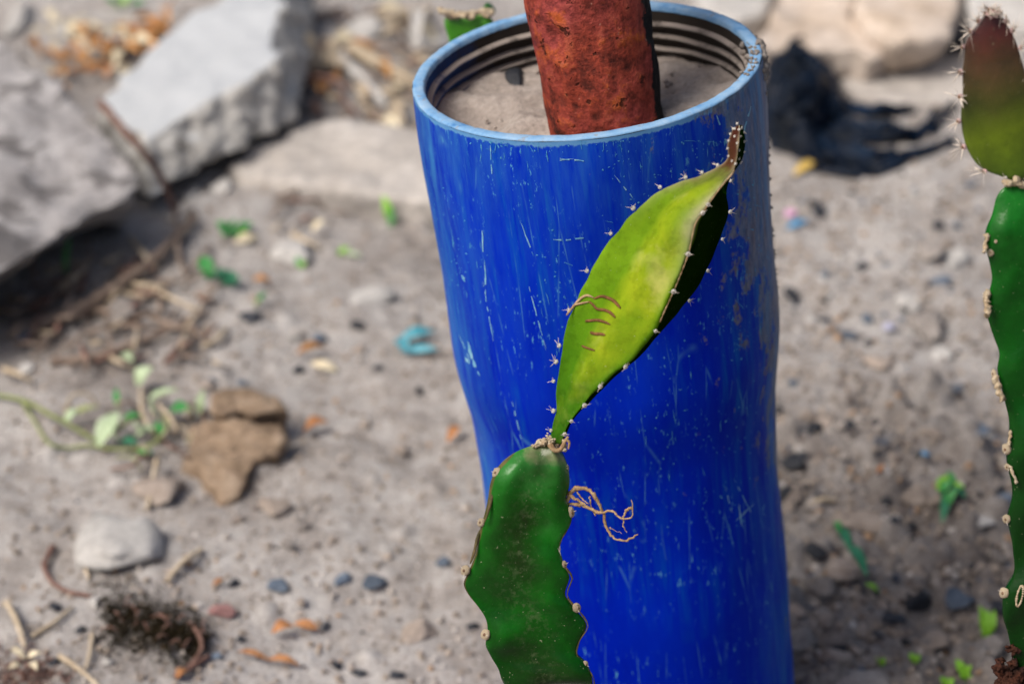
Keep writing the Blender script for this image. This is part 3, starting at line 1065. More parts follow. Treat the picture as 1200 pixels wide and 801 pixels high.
def bvh(me):
    bm = bmesh.new(); bm.from_mesh(me)
    t = BVHTree.FromBMesh(bm); bm.free()
    return t


def surf(t, px, py, off=0.0):
    d = ray(px, py).normalized()
    h = t.ray_cast(CAM, d)
    return None if h[0] is None else h[0] - d * off


def stem(root, me, mat):
    o = link('stem_segment', me, mat, root)
    md = o.modifiers.new('s', 'SUBSURF'); md.levels = 1; md.render_levels = 1
    return o


def areole_mesh(kind, seed):
    """felt pad with its pit and spines, z outward, about 1 unit = 1 mm"""
    r_ = random.Random(seed)
    mb = MB()
    bm = bmesh.new(); bmesh.ops.create_icosphere(bm, subdivisions=2, radius=1)
    IVs = [v.co.copy() for v in bm.verts]; IFs = [tuple(v.index for v in f.verts) for f in bm.faces]; bm.free()
    sx, sy, sz = {'old': (1.9, 2.2, 1.1), 'young': (1.0, 1.0, 0.85), 'tip': (0.62, 0.62, 0.55), 'red': (1.0, 1.1, 0.9), 'big': (1.9, 2.9, 1.2)}[kind]
    mb.add([Vector((v.x * sx * (1 + r_.uniform(-.12, .12)), v.y * sy * (1 + r_.uniform(-.12, .12)), v.z * sz * (1 + r_.uniform(-.15, .15)))) for v in IVs], IFs, 0)
    if kind in ('old', 'young', 'big', 'red'):
        q = 0.30 if kind != 'red' else 0.6
        mb.add([Vector((v.x * sx * q + r_.uniform(-.05, .05), v.y * sy * q, sz * 0.82 + v.z * 0.30)) for v in IVs], IFs, 1)
    ns = {'old': r_.randint(1, 3), 'young': r_.randint(2, 5), 'tip': 2, 'red': 6, 'big': 2}[kind]
    for s in range(ns):
        a = r_.uniform(0, 2 * math.pi); e = r_.uniform(0.25, 1.15)
        L = {'old': r_.uniform(1.2, 2.0), 'young': r_.uniform(0.9, 3.0), 'tip': r_.uniform(0.6, 1.2), 'red': r_.uniform(2.5, 5.4), 'big': 1.5}[kind]
        d = Vector((math.cos(a) * math.cos(e), math.sin(a) * math.cos(e), math.sin(e)))
        p = Vector((d.x * sx * 0.5, d.y * sy * 0.5, sz * 0.6))
        w_ = {'young': 0.15, 'tip': 0.11, 'red': 0.27}.get(kind, 0.18)
        mb.tube([p, p + d * L * 0.5, p + d * L], [w_, w_ * 0.7, 0.03], 4, 2)
    if kind == 'red':   # a whisker or two
        for s in range(3):
            d = Vector((r_.uniform(-1, 1), r_.uniform(-1, 1), r_.uniform(0.2, 1))).normalized()
            mb.tube([Vector((0, 0, 0.4)), d * 4, d * r_.uniform(6, 8) + Vector((0, 0, -0.6))], [0.07, 0.06, 0.02], 3, 2)
    me = mb.mesh('areole')
    pm = {'old': 'pad', 'big': 'pad', 'young': 'pad_white', 'tip': 'pad_white', 'red': 'pad_pink'}[kind]
    for x in (M[pm], M['pit'], M['spine']):
        me.materials.append(x)
    me.polygons.foreach_set('use_smooth', np.ones(len(me.polygons), bool))
    return me


ARM = {k: [areole_mesh(k, i * 7 + 3) for i in range(9)] for k in ('old', 'young', 'tip', 'red', 'big')}


def put_areole(parent, p, nrm, up, kind, size=1.0):
    o = bpy.data.objects.new('areole', random.choice(ARM[kind]))
    o.parent = parent
    COL.objects.link(o)
    z = nrm.normalized()
    y = (up - z * up.dot(z)).normalized()
    x = y.cross(z)
    s = 0.001 * size
    o.matrix_local = Matrix.Translation(Vector(p) - base_of(parent)) @ Matrix((x, y, z)).transposed().to_4x4() @ Matrix.Diagonal((s, s, s, 1))
    return o


def rib_areoles(parent, RS, k, pix, kind, size=1.0, camw=0.7):
    """areoles on rib k next to these photograph spots"""
    for q2 in pix:
        kd = q2[2] if len(q2) > 2 else kind
        best = min(range(len(RS[k])), key=lambda i: (proj(RS[k][i])[0] - q2[0]) ** 2 + (proj(RS[k][i])[1] - q2[1]) ** 2)
        p = RS[k][best]
        cen = sum((r_[best] for r_ in RS), Vector()) / len(RS)
        up = RS[k][min(best + 1, len(RS[k]) - 1)] - RS[k][max(best - 1, 0)]
        nr = (p - cen).normalized() + (CAM - p).normalized() * camw
        put_areole(parent, p + (p - cen).normalized() * 0.0002, nr, up, kd, size * random.uniform(0.85, 1.15))


def curl(pix, t, depth, rad, n=None, lift=0.0015):
    """a root running past these photograph spots, on the surface t when it is hit, else at this depth"""
    P = []
    for q2 in pix:
        p = surf(t, q2[0], q2[1], lift) if t is not None else None
        if p is None:
            p = D(q2[0], q2[1], depth + (q2[2] if len(q2) > 2 else 0))
        P.append(p)
    return smooth_curve(P, n or len(P) * 4)


# --- cactus in front of the pipe
DC = (Vector((0, -0.118, 0.2)) - CAM).dot(LOOK)    # roughly; refined per point below
d_low, d_mid, d_top = 0.995, 0.960, 0.945
foot = G(632, 1010)
low_depth_base = (foot - CAM).dot(LOOK)
cac = thing('pitaya_cactus', 'pitaya cactus with yellow green top segment growing up against the front of the blue pipe', 'cactus', foot)
# lower stem: left, right, rear ribs (base to top); first points lie below the picture, at the soil
left = [(594, 1010), (585, 930), (577, 880), (594, 845), (590, 812), (580, 785), (573, 770), (567, 755), (569, 741), (564, 726), (555, 712), (545, 698), (540, 684), (547, 667), (555, 646), (560, 628), (564, 613), (570, 594), (576, 573), (582, 556), (592, 543), (604, 531), (620, 524), (634, 520)]
rght = [(672, 1010), (688, 930), (682, 880), (690, 845), (683, 825), (694, 800), (687, 782), (679, 768), (680, 750), (686, 733), (678, 716), (668, 700), (667, 688), (669, 676), (661, 661), (657, 645), (660, 630), (666, 614), (667, 600), (661, 586), (664, 568), (662, 550), (655, 534), (645, 520)]
def depth_at(py, seg):
    return np.interp(py, [148, 520, 801, 1010], [0.936, 0.962, 0.992, low_depth_base])
def rib_low(pts, off):
    n = len(pts); r_ = []
    for i, (x, y) in enumerate(pts):
        t = i / (n - 1)
        f_ = min(1, (1 - t) * 5)
        r_.append(D(x, y, depth_at(y, 0) + off * f_))
    return r_
def scallop(pts, g):
    out = []
    for i, (x, y) in enumerate(pts):
        a_, b_ = pts[max(i - 2, 0)], pts[min(i + 2, len(pts) - 1)]
        out.append((x + g * (x - 0.5 * (a_[0] + b_[0])) if 2 < i < len(pts) - 3 else x, y))
    return out
left, rght = scallop(left, 0.12), scallop(rght, 0.26)
Lr, Rr_ = rib_low(left, -0.006), rib_low(rght, -0.002)
back = []
for i in range(len(left)):
    t = i / (len(left) - 1); c_ = (Lr[i] + Rr_[i]) / 2
    back.append(c_ + LOOK * (0.036 * min(1, (1 - t) * 4) * (1 + 0.06 * math.sin(i * 1.7))) + UP * 0.0)
me, RSl = stem_mesh([Lr, Rr_, back], 140, 12, (-0.12, 0.55, 0.55))
al = np.repeat(np.arange(140) / 139.0, 36); fc = np.tile(np.arange(36), 140)
fattr(me, 'barky', np.where((fc <= 0) | (fc >= 35), 1.0, 0.0) * np.clip((al - 0.70) * 14, 0, 1) * np.clip((0.985 - al) * 30, 0, 1))
def cushion(me, amp, seed):
    Vv = verts(me)
    Vv += norms(me) * (amp * fbm(Vv * np.array([34, 34, 42]), seed, 2) + amp * 0.35 * fbm(Vv * 110, seed + 5, 2))[:, None]
    setv(me, Vv)
cushion(me, 0.0016, 181)
bulges(me, RSl, 12, ((0, [(547, 667), (565, 615), (570, 741), (584, 556), (590, 805)]), (1, [(661, 549), (666, 600), (661, 661), (676, 714), (685, 780)])), 0.0052, 4.5)
BL = bvh(me)
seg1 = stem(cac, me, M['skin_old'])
rib_areoles(seg1, RSl, 0, [(547, 667), (565, 615), (570, 741), (584, 556), (592, 845)], 'old', 1.1)
rib_areoles(seg1, RSl, 1, [(661, 549), (666, 600, 'big'), (661, 661), (656, 640, 'young'), (676, 714), (685, 780), (690, 845)], 'old', 1.0)
# corky brown margin down the upper left rib and the top rib edge
mb = MB()
mb.tube(curl([(608, 529), (592, 545), (583, 560), (577, 580), (572, 600), (567, 613)], None, depth_at(570, 0) - 0.0062, 0.002), np.array([0.0006, 0.0012, 0.0017, 0.002, 0.0019, 0.0017, 0.0018, 0.002, 0.0021, 0.0022, 0.0021, 0.0019, 0.0018, 0.0019, 0.002, 0.0021, 0.002, 0.0018, 0.0016, 0.0014, 0.0012, 0.001, 0.0008, 0.0005]) * 0.38, 8)
mb.link('corky_margin', M['cork'], seg1)
mb = MB()
mb.tube(curl([(563, 620), (559, 632), (556, 646), (551, 660)], None, depth_at(640, 0) - 0.0073, 0.002), np.array([0.0005, 0.0009, 0.0012, 0.0013, 0.0014, 0.0015, 0.0014, 0.0014, 0.0013, 0.0013, 0.0014, 0.0013, 0.0012, 0.001, 0.0008, 0.0004]) * 0.5, 8)
mb.link('corky_margin', M['cork'], seg1)
# papery collar at the joint
mb = MB()
for n in range(44):
    a_ = rng.uniform(0, 1)
    p = D(632 + 28 * a_ + rng.normal(0, 2), 521 - 5 * math.sin(a_ * math.pi) + rng.normal(0, 2.2) + 5 * abs(a_ - 0.5), depth_at(520, 0) + rng.normal(0, 0.002))
    grain(mb, p, rng.uniform(0.0005, 0.0014))
mb.tube(curl([(622, 523), (628, 521), (634, 519), (642, 517)], None, depth_at(525, 0) - 0.003, 0), np.array([0.0005, 0.001, 0.0014, 0.0016, 0.0018, 0.002, 0.002, 0.0022, 0.0024, 0.0024, 0.0026, 0.0026, 0.0026, 0.0024, 0.002, 0.001]) * 0.55, 7)
for (x0, y0, x1, y1) in ((640, 520, 634, 508), (645, 518, 641, 506), (638, 522, 630, 512), (660, 516, 666, 524), (648, 517, 645, 509)):
    mb.tube([D(x0, y0, depth_at(520, 0) - 0.004), D(x1, y1, depth_at(520, 0) - 0.006)], [0.0003, 0.00008], 4)
clump('papery_collar', mb, 0.00032, 0.0009, 900, M['papery'], cac)
mb = MB()
mb.tube(curl([(644, 520), (650, 527), (657, 526), (662, 517), (666, 511)], None, depth_at(520, 0) - 0.006, 0), np.linspace(0.0014, 0.0006, 20), 6)
mb.tube(curl([(662, 514), (667, 518), (666, 526)], None, depth_at(520, 0) - 0.006, 0), np.linspace(0.0008, 0.0004, 12), 5)
mb.link('aerial_root', M['root'], cac)
# dry roots sticking out of the right rib
dr = depth_at(600, 0) - 0.004
for pix, r0, r1 in (([(661, 592, 0.004), (672, 574, 0), (684, 571, -0.002), (693, 576, -0.003), (699, 585, -0.003), (703, 592, -0.002), (708, 603, 0), (709, 613, 0.001), (715, 625, 0), (725, 632, -0.002), (736, 632, -0.004), (747, 626, -0.006)], 0.0014, 0.0011),
                    ([(660, 590, 0.004), (680, 591, 0.002), (692, 596, 0), (706, 600, -0.001), (718, 598, -0.003), (724, 605, -0.004), (732, 607, -0.005), (740, 605, -0.006), (741, 596, -0.007), (740, 585, -0.008)], 0.0013, 0.0008),
                    ([(660, 574, 0.003), (672, 583, 0), (684, 590, 0), (694, 597, 0.002), (698, 604, 0.003)], 0.0013, 0.001),
                    ([(674, 570, 0), (678, 578, 0), (684, 586, -0.001), (690, 590, -0.002)], 0.0007, 0.0006),
                    ([(691, 581, 0), (692, 589, 0.001), (694, 597, 0.002)], 0.0006, 0.0006),
                    ([(740, 594, -0.006), (733, 599, -0.005), (731, 607, -0.004), (731, 617, -0.003), (735, 624, -0.003)], 0.0009, 0.0005),
                    ([(714, 618, 0), (724, 622, -0.002), (729, 625, -0.003)], 0.0003, 0.0002)):
    mb = MB()
    P = curl(pix, None, dr, 0, len(pix) * 4)
    P = [p + Vector((rng.normal(0, .0002), rng.normal(0, .0002), rng.normal(0, .0002))) for p in P]
    mb.tube(P, [x * rng.uniform(0.5, 0.9) * (1 - 0.6 * (i / len(P)) ** 1.5) for i, x in enumerate(np.linspace(r0, r1, len(P)))], 6)
    mb.link('aerial_root', M['root'], seg1)

# upper segment: left rib, front rib, rear right rib (base to tip)
uL = [(648, 519), (646, 509), (647, 497), (649, 483), (649, 466), (649, 447), (651, 430), (654, 415), (658, 394), (663, 376), (669, 358), (676, 342), (684, 326), (692, 311), (704, 291), (717, 273), (731, 256), (746, 241), (759, 229), (773, 220), (788, 214), (803, 208), (815, 205), (827, 201), (838, 196), (846, 190), (851, 183), (852, 174), (854, 162), (858, 150), (864, 145)]
uM = [(657, 520), (661, 510), (665, 500), (669, 494), (676, 485), (684, 476), (694, 463), (705, 451), (720, 438), (736, 427), (752, 408), (768, 388), (778, 366), (789, 342), (799, 318), (807, 296), (811, 278), (815, 262), (823, 250), (831, 238), (841, 224), (851, 212), (858, 204), (861, 198), (863, 190), (864, 182), (865, 174), (866, 166), (867, 158), (867, 150), (866, 145)]
uB = [(654, 519), (660, 512), (666, 500), (674, 489), (684, 477), (696, 464), (708, 452), (722, 440), (738, 428), (756, 412), (772, 394), (786, 378), (798, 364), (809, 350), (820, 334), (829, 318), (838, 301), (845, 284), (850, 268), (855, 253), (855, 242), (853, 230), (854, 218), (858, 207), (863, 198), (868, 190), (872, 180), (874, 170), (874, 160), (871, 150), (867, 145)]
def rib_up(pts, off, shape):
    r_ = []
    n = len(pts)
    for i, (x, y) in enumerate(pts):
        t = i / (n - 1)
        r_.append(D(x, y, depth_at(y, 1) + off * np.interp(t, [0, 0.1, 0.3, 0.55, 0.75, 0.82, 1], shape)))
    return r_
Lu = rib_up(uL, 0.0, [0, 0, 0, 0, 0, 0, 0])
Mu = rib_up(uM, -0.022, [0.1, 0.40, 0.82, 1, 0.72, 0.45, 0.1])
Bu = rib_up(uB, 0.034, [0.1, 0.35, 0.8, 1, 0.6, 0.22, 0.1])
me, RSu = stem_mesh([Lu, Mu, Bu], 120, 10, (0.16, 0.35, 0.5))
al = np.array([i / 119 for i in range(120) for _ in range(30)]); fc = np.tile(np.arange(30), 120)
tf = np.clip(fc / 10.0, 0, 1)
fattr(me, 'yellowed', np.where(fc <= 10, np.clip(1 - ((tf - 0.66) / 0.34) ** 2, 0, 1) * np.clip((al - 0.12) * 4, 0, 1) * np.clip((0.86 - al) * 8, 0, 1), 0))
fattr(me, 'bloom', np.where(fc <= 10, np.exp(-((tf - 1) / 0.16) ** 2) * np.clip((al - 0.52) * 5, 0, 1) + 0.7 * np.exp(-(tf / 0.10) ** 2) * np.clip((al - 0.6) * 5, 0, 1), 0))
fattr(me, 'painted_shade', np.where((fc > 10) & (fc < 30), np.clip((fc - 10) / 2.0, 0, 1), 0) * np.clip(1.0 - 0 * al, 0, 1))  # faces turned right and back, where shade is painted in
rdg = np.where(fc <= 10, 0.0030 * np.exp(-((tf - 0.62) / 0.20) ** 2) - 0.0012 * np.exp(-((tf - 0.25) / 0.2) ** 2), 0) * np.clip(al * 5, 0, 1) * np.clip((0.85 - al) * 6, 0, 1)
Vv = verts(me); Vv += norms(me) * (0.0012 * fbm(Vv * 60, 171, 3) + rdg)[:, None]; setv(me, Vv)
BU = None
BU = bvh(me)
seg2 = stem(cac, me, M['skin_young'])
rib_areoles(seg2, RSu, 0, [(646, 505), (647, 483), (650, 447, 'young'), (650, 425), (654, 405), (664, 362), (686, 317), (716, 273), (744, 243), (773, 220), (803, 209), (825, 202), (843, 195)], 'young', 0.95)
rib_areoles(seg2, RSu, 1, [(661, 509), (669, 494), (684, 476), (704, 451), (734, 428), (767, 389), (789, 343), (807, 296), (824, 250), (828, 240)], 'young', 0.95)
rib_areoles(seg2, RSu, 2, [(809, 353), (831, 316), (846, 281), (858, 247), (855, 213)], 'young', 0.85)
for (x, y) in ((854, 183), (853, 174), (854, 165), (856, 157), (859, 151), (864, 147), (869, 150), (872, 155), (867, 160), (864, 168), (866, 176), (866, 186), (872, 166), (872, 178), (870, 190), (862, 192), (861, 151), (866, 152), (861, 160), (858, 189)):
    p = surf(BU, x, y)
    if p is None:
        p = min((q2 for r_ in RSu for q2 in r_), key=lambda q2: (proj(q2)[0] - x) ** 2 + (proj(q2)[1] - y) ** 2)
    ctr = D(863, max(y, 152), depth_at(y, 1))
    put_areole(seg2, p, (p - ctr).normalized() + (CAM - p).normalized() * 0.5, Vector((0, 0, 1)), 'tip', 0.95)
mb = MB()
P = RSu[1][52:104]
mb.tube([p + (CAM - p).normalized() * 0.0002 for p in P], [0.00024 * rng.uniform(0.2, 1.3) for _ in P], 5)
mb.link('corky_margin', M['root'], seg2)
mb = MB()
P = RSl[1][72:136]
mb.tube([p + (CAM - p).normalized() * 0.0003 for p in P], [0.00042 * rng.uniform(0.3, 1.3) for _ in P], 5)
mb.link('corky_margin', M['cork'], seg1)
# short dark roots lying across the pale face
for pix, r0, r1, mt in (([(696, 350), (705, 347), (715, 350), (721, 354), (727, 361)], 0.0008, 0.0012, 'root_dark'),
                        ([(690, 353), (695, 357), (700, 362), (708, 363), (715, 366), (721, 372)], 0.0008, 0.0011, 'root_dark'),
                        ([(686, 376), (692, 375.5), (700, 375), (708, 377), (715, 380)], 0.0010, 0.0008, 'root_dark'),
                        ([(692, 389.5), (698, 391), (704, 391), (709, 392.5)], 0.0011, 0.0009, 'root_dark'),
                        ([(682, 405), (688, 407.5), (697, 410.5)], 0.0008, 0.0006, 'root_dark'),
                        ([(664, 369), (672, 359), (680, 350), (688, 346), (696, 349)], 0.0007, 0.0009, 'root'),
                        ([(671, 358), (680, 355.5), (690, 353.5)], 0.0006, 0.0007, 'root')):
    mb = MB()
    P = curl(pix, BU, depth_at(370, 1) - 0.004, 0, len(pix) * 4, 0.0003)
    mb.tube(P, np.linspace(r0, r1, len(P)) * 0.72 * np.interp(np.linspace(0, 1, len(P)), [0, 0.12, 0.5, 0.85, 1], [0.55, 0.9, 1.0, 0.85, 0.3]), 6)
    mb.link('aerial_root', M[mt], seg2)

# --- cactus at the right edge
foot2 = G(1250, 1080)
dfoot = (foot2 - CAM).dot(LOOK)
cac2 = thing('pitaya_cactus', 'pitaya cactus at the right with dark reddish top segment above a glossy green stem', 'cactus', foot2)
def depth2(py):
    return np.interp(py, [0, 210, 801, 1080], [0.895, 0.915, 0.985, dfoot])
tL = [(1190, 213), (1182, 210), (1170, 206), (1155, 201), (1142, 192), (1131, 175), (1126, 158), (1124, 143), (1124, 128), (1126, 113), (1126, 98), (1126, 83), (1128, 68), (1129, 54), (1133, 44), (1139, 36), (1145, 28), (1151, 20), (1158, 13), (1164, 9)]
tR = [(1196, 213), (1202, 208), (1210, 200), (1216, 188), (1219, 172), (1220, 158), (1219, 144), (1217, 130), (1214, 116), (1210, 102), (1205, 88), (1201, 75), (1197, 62), (1193, 50), (1189, 41), (1184, 33), (1179, 25), (1175, 19), (1170, 13), (1166, 9)]
def rib2(pts, off):
    n = len(pts)
    return [D(x, y, depth2(y) + off * math.sin(math.pi * min(1, max(0, 0.04 + 0.92 * i / (n - 1)))) ** 0.6) for i, (x, y) in enumerate(pts)]
Lt, Rt = rib2(tL, -0.004), rib2(tR, -0.004)
Bt = [(a_ + b_) / 2 + LOOK * (0.026 * math.sin(math.pi * (0.04 + 0.92 * i / 19)) ** 0.6) for i, (a_, b_) in enumerate(zip(Lt, Rt))]
me, RSt = stem_mesh([Lt, Rt, Bt], 90, 10, (-0.25, 0.45, 0.45))
BT = bvh(me)
seg3 = stem(cac2, me, M['skin_red'])
rib_areoles(seg3, RSt, 0, [(1177, 210, 'young'), (1155, 202), (1127, 174), (1121, 143), (1125, 113), (1127, 84), (1127, 55), (1137, 36), (1147, 25), (1155, 16), (1160, 12)], 'red', 1.05, 0.45)
rib_areoles(seg3, RSt, 1, [(1172, 14), (1181, 25), (1187, 36), (1196, 56), (1204, 88), (1214, 118), (1219, 145), (1219, 170), (1204, 205, 'young')], 'red', 1.05, 0.45)
for (x, y) in ((1164, 13), (1167, 19), (1162, 20), (1169, 14), (1158, 17)):
    put_areole(seg3, D(x, y, depth2(y) - 0.006), Vector((0, -0.5, 1)), Vector((1, 0, 0)), 'red', 0.75)
# lower stem
bL = [(1196, 1080), (1176, 960), (1172, 880), (1178, 840), (1171, 800), (1183, 783), (1182, 765), (1178, 748), (1174, 728), (1174, 708), (1177, 694), (1184, 682), (1186, 668), (1184, 652), (1183, 636), (1181, 622), (1180, 608), (1185, 590), (1185, 575), (1183, 560), (1181, 543), (1180, 524), (1183, 502), (1179, 484), (1173, 466), (1168, 450), (1165, 434), (1168, 415), (1164, 400), (1159, 386), (1155, 372), (1154, 356), (1158, 341), (1160, 326), (1157, 306), (1154, 288), (1156, 274), (1162, 260), (1165, 245), (1168, 230), (1176, 220), (1186, 215)]
bR = [(1302 + 7 * math.sin(i * 1.25), y) for i, (x, y) in enumerate(bL)]
bR = [(x - max(0, (300 - y)) * 0.55 if y < 300 else x, y) for (x, y) in bR]
bR[-1] = (1200, 213); bR[-2] = (1222, 219)
nn = len(bL)
def taper(i):
    return min(1, (1 - i / (nn - 1)) * 7)
Lb = [D(x, y, depth2(y) - 0.004 * taper(i)) for i, (x, y) in enumerate(bL)]
Rb = [D(x, y, depth2(y) - 0.004 * taper(i)) for i, (x, y) in enumerate(bR)]
Bb = [(a_ + b_) / 2 + LOOK * 0.034 * taper(i) for i, (a_, b_) in enumerate(zip(Lb, Rb))]
me, RSb = stem_mesh([Lb, Rb, Bb], 170, 12, (-0.12, 0.5, 0.5))
cushion(me, 0.0014, 191)
bulges(me, RSb, 12, ((0, [(1156, 345), (1166, 440), (1180, 524), (1182, 608), (1177, 697), (1160, 280)]),), 0.0042, 4.5)
BB = bvh(me)
seg4 = stem(cac2, me, M['skin_green'])
rib_areoles(seg4, RSb, 0, [(1180, 524), (1182, 608), (1177, 697)], 'old', 1.05)
rib_areoles(seg4, RSb, 0, [(1156, 345, 'big'), (1166, 440, 'big'), (1183, 548, 'old')], 'big', 0.8)
rib_areoles(seg4, RSb, 1, [(1300, y) for y in (300, 380, 460, 540, 620, 700)], 'old', 1.0)
mb = MB()
for pix, r0 in (([(1158, 275), (1155, 285), (1155, 296)], 0.0012), ([(1157, 340), (1156, 352), (1158, 362), (1156, 371)], 0.0017), ([(1165, 440), (1169, 452), (1172, 462), (1176, 468)], 0.0017), ([(1184, 505), (1183, 515), (1182, 522)], 0.0008), ([(1184, 545), (1186, 553), (1190, 560), (1191, 566)], 0.0009)):
    P = curl(pix, None, depth2(pix[0][1]) - 0.0052, 0, 14)
    mb = MB()
    mb.tube([p + Vector((rng.normal(0, .0003), 0, rng.normal(0, .0003))) for p in P], [r0 * rng.uniform(0.5, 1.1) for _ in P], 6)
    mb.link('corky_margin', M['papery'], seg4)
for (x, y, rw) in ((1161, 296, 0.0012), (1167, 283, 0.0006)):
    p = surf(BB, x, y, 0.0002)
    if p:
        put_areole(seg4, p, (CAM - p), UP, 'old', rw * 600)
mb = MB()
for n in range(26):   # oval scar ring
    t = n / 26 * 2 * math.pi
    p = surf(BB, 1195 + 3.2 * math.cos(t) - 2.5 * math.sin(t), 698 + 12 * math.sin(t), 0.0)
    if p:
        grain(mb, p, 0.0006)
mb.link('scar', M['papery'], seg4)
mb = MB()
for n in range(90):
    p = D(1186 + rng.normal(0, 7), 797 + rng.normal(0, 9), depth2(795) - 0.006 + rng.normal(0, 0.003))
    grain(mb, p, rng.uniform(0.001, 0.003))
for n in range(10):
    p = D(1186 + rng.normal(0, 3), 760 + rng.normal(0, 4), depth2(760) - 0.0045)
    grain(mb, p, rng.uniform(0.0008, 0.0018))
clump('dead_base', mb, 0.0005, 0.0016, 620, M['callus'], cac2)
mb = MB()
for n in range(30):
    p = D(1192 + rng.normal(0, 8), 214 + rng.normal(0, 2), depth2(212) - 0.001 + rng.normal(0, 0.004))
    grain(mb, p, rng.uniform(0.0007, 0.0018))
clump('papery_collar', mb, 0.0005, 0.0006, 500, M['papery'], cac2)

# --- cut cactus stump behind the pipe
foot3 = Vector((D(548, 60, 1.22).x + 0.062, D(548, 60, 1.22).y, 0)); foot3.z = hgt(foot3.x, foot3.y) - 0.01
cac3 = thing('cactus_stump', 'bright green cactus stem with a dry cut top standing behind the blue pipe', 'cactus', foot3)
def rib3(x0, x1, off, top):
    d0 = 1.22
    tp = D(x1, top, d0 + off)
    bt = Vector((foot3.x + (x0 - 548) * 0.00042, foot3.y + off, foot3.z))
    return [bt.lerp(tp, i / 11) + Vector((0.002 * math.sin(i * 2.0), 0, 0)) for i in range(12)]
me, RS3 = stem_mesh([rib3(524, 515, -0.005, 16), rib3(572, 578, -0.008, 15), rib3(552, 552, 0.03, 12)], 40, 8, (0.1, 0.5, 0.5))
stem(cac3, me, M['skin_far'])
mb = MB()
for n in range(46):
    t = rng.random()
    p = D(516 + 62 * t, 15 + 4 * math.sin(t * math.pi) + rng.normal(0, 1.5), 1.22 + rng.uniform(-0.01, 0.02))
    grain(mb, p, rng.uniform(0.001, 0.0028))
mb.tube(curl([(514, 8), (520, 14), (535, 18), (550, 17), (565, 14), (578, 16)], None, 1.212, 0), 0.0018, 6)
clump('dry_cut_top', mb, 0.0007, 0.001, 300, M['papery'], cac3)
mb = MB()
mb.leaf(D(566, 20, 1.21), D(577, 6, 1.225), 0.007, Vector((0, -1, 0.3)), 0.1, 0.1, thick=0.001)
mb.link('leaf_scale', M['skin_far'], cac3)

# ------------------------------------------------------------------ big stones and slabs
def slab(name, label, cat, top, zb, mat, voxel=0.005, rough=0.004, rs=18, scale_b=0.97, shift=(0, 0), fine=0.0012, seed=0, group=None, flat_top=False):
    """top: (px, py, z) outline of the upper face; zb: z of the underside at each corner"""
    T = [Zp(x, y, z) for x, y, z in top]
    n = len(T)
    c0 = sum(T, Vector()) / n
    zb = zb if hasattr(zb, '__len__') else [zb] * n
    Bt_ = [Vector((c0.x + (p.x - c0.x) * scale_b + shift[0], c0.y + (p.y - c0.y) * scale_b + shift[1], zb[i])) for i, p in enumerate(T)]
    bm = bmesh.new()
    tv = [bm.verts.new(p) for p in T]; bv = [bm.verts.new(p) for p in Bt_]
    bm.faces.new(tv)
    bm.faces.new(bv[::-1])
    for i in range(n):
        bm.faces.new((tv[i], bv[i], bv[(i + 1) % n], tv[(i + 1) % n]))
    bmesh.ops.triangulate(bm, faces=bm.faces[:])
    bmesh.ops.recalc_face_normals(bm, faces=bm.faces)
    me = bpy.data.meshes.new(name); bm.to_mesh(me); bm.free()
    me = remesh(me, voxel)
    me.name = name
    V, N = verts(me), norms(me)
    wt_ = 1 - 0.75 * np.clip((N[:, 2] - 0.75) / 0.2, 0, 1) if flat_top else 1.0
    V = V + N * (rough * wt_ * fbm(V * rs, 101 + seed, 4) + wt_ * fine * fbm(V * rs * 6, 131 + seed, 3))[:, None]
    setv(me, V)
    o = link(name, me, M[mat])
    return props(o, label, cat, group)


slab('boulder', 'large grey pitted concrete boulder at the left edge overhanging dark soil', 'boulder',
     [(-150, -60, 0.10), (-40, 8, 0.105), (8, 42, 0.105), (62, 88, 0.10), (130, 146, 0.090), (165, 190, 0.078), (172, 214, 0.068), (150, 236, 0.062), (108, 258, 0.060), (60, 288, 0.060), (0, 322, 0.060), (-90, 370, 0.060), (-190, 330, 0.07), (-210, 60, 0.09)],
     [-0.01, -0.01, -0.01, -0.01, -0.005, 0.0, 0.012, 0.020, 0.026, 0.028, 0.026, 0.02, -0.01, -0.01], 'concrete', 0.006, 0.007, 11, 0.86, (-0.01, 0.035), 0.002, 1)
slab('concrete_slab', 'tilted white faced concrete slab with a rough grey broken edge', 'slab',
     [(116, 124, 0.052), (166, 62, 0.060), (205, 28, 0.064), (262, -6, 0.068), (285, -60, 0.074), (345, -60, 0.080), (326, 10, 0.078), (318, 72, 0.075), (286, 96, 0.072), (240, 120, 0.066), (172, 166, 0.054), (142, 149, 0.052)],
     [0.006, 0.0, 0.0, 0.0, 0.0, 0.010, 0.020, 0.028, 0.029, 0.026, 0.018, 0.010], 'white_slab', 0.004, 0.0095, 26, 1.17, (0.010, -0.006), 0.0022, 2, None, True)
slab('flat_slab', 'flat dusty pale grey slab lying half buried left of the blue pipe', 'slab',
     [(268, 196, 0.012), (292, 176, 0.016), (330, 158, 0.020), (372, 140, 0.022), (410, 134, 0.024), (462, 142, 0.024), (530, 160, 0.022), (560, 200, 0.02), (545, 236, 0.018), (492, 232, 0.018), (440, 224, 0.018), (380, 222, 0.017), (318, 212, 0.014), (285, 205, 0.012)], -0.012, 'pale_slab', 0.005, 0.0055, 22, 1.0, (0, 0), 0.0014, 3)
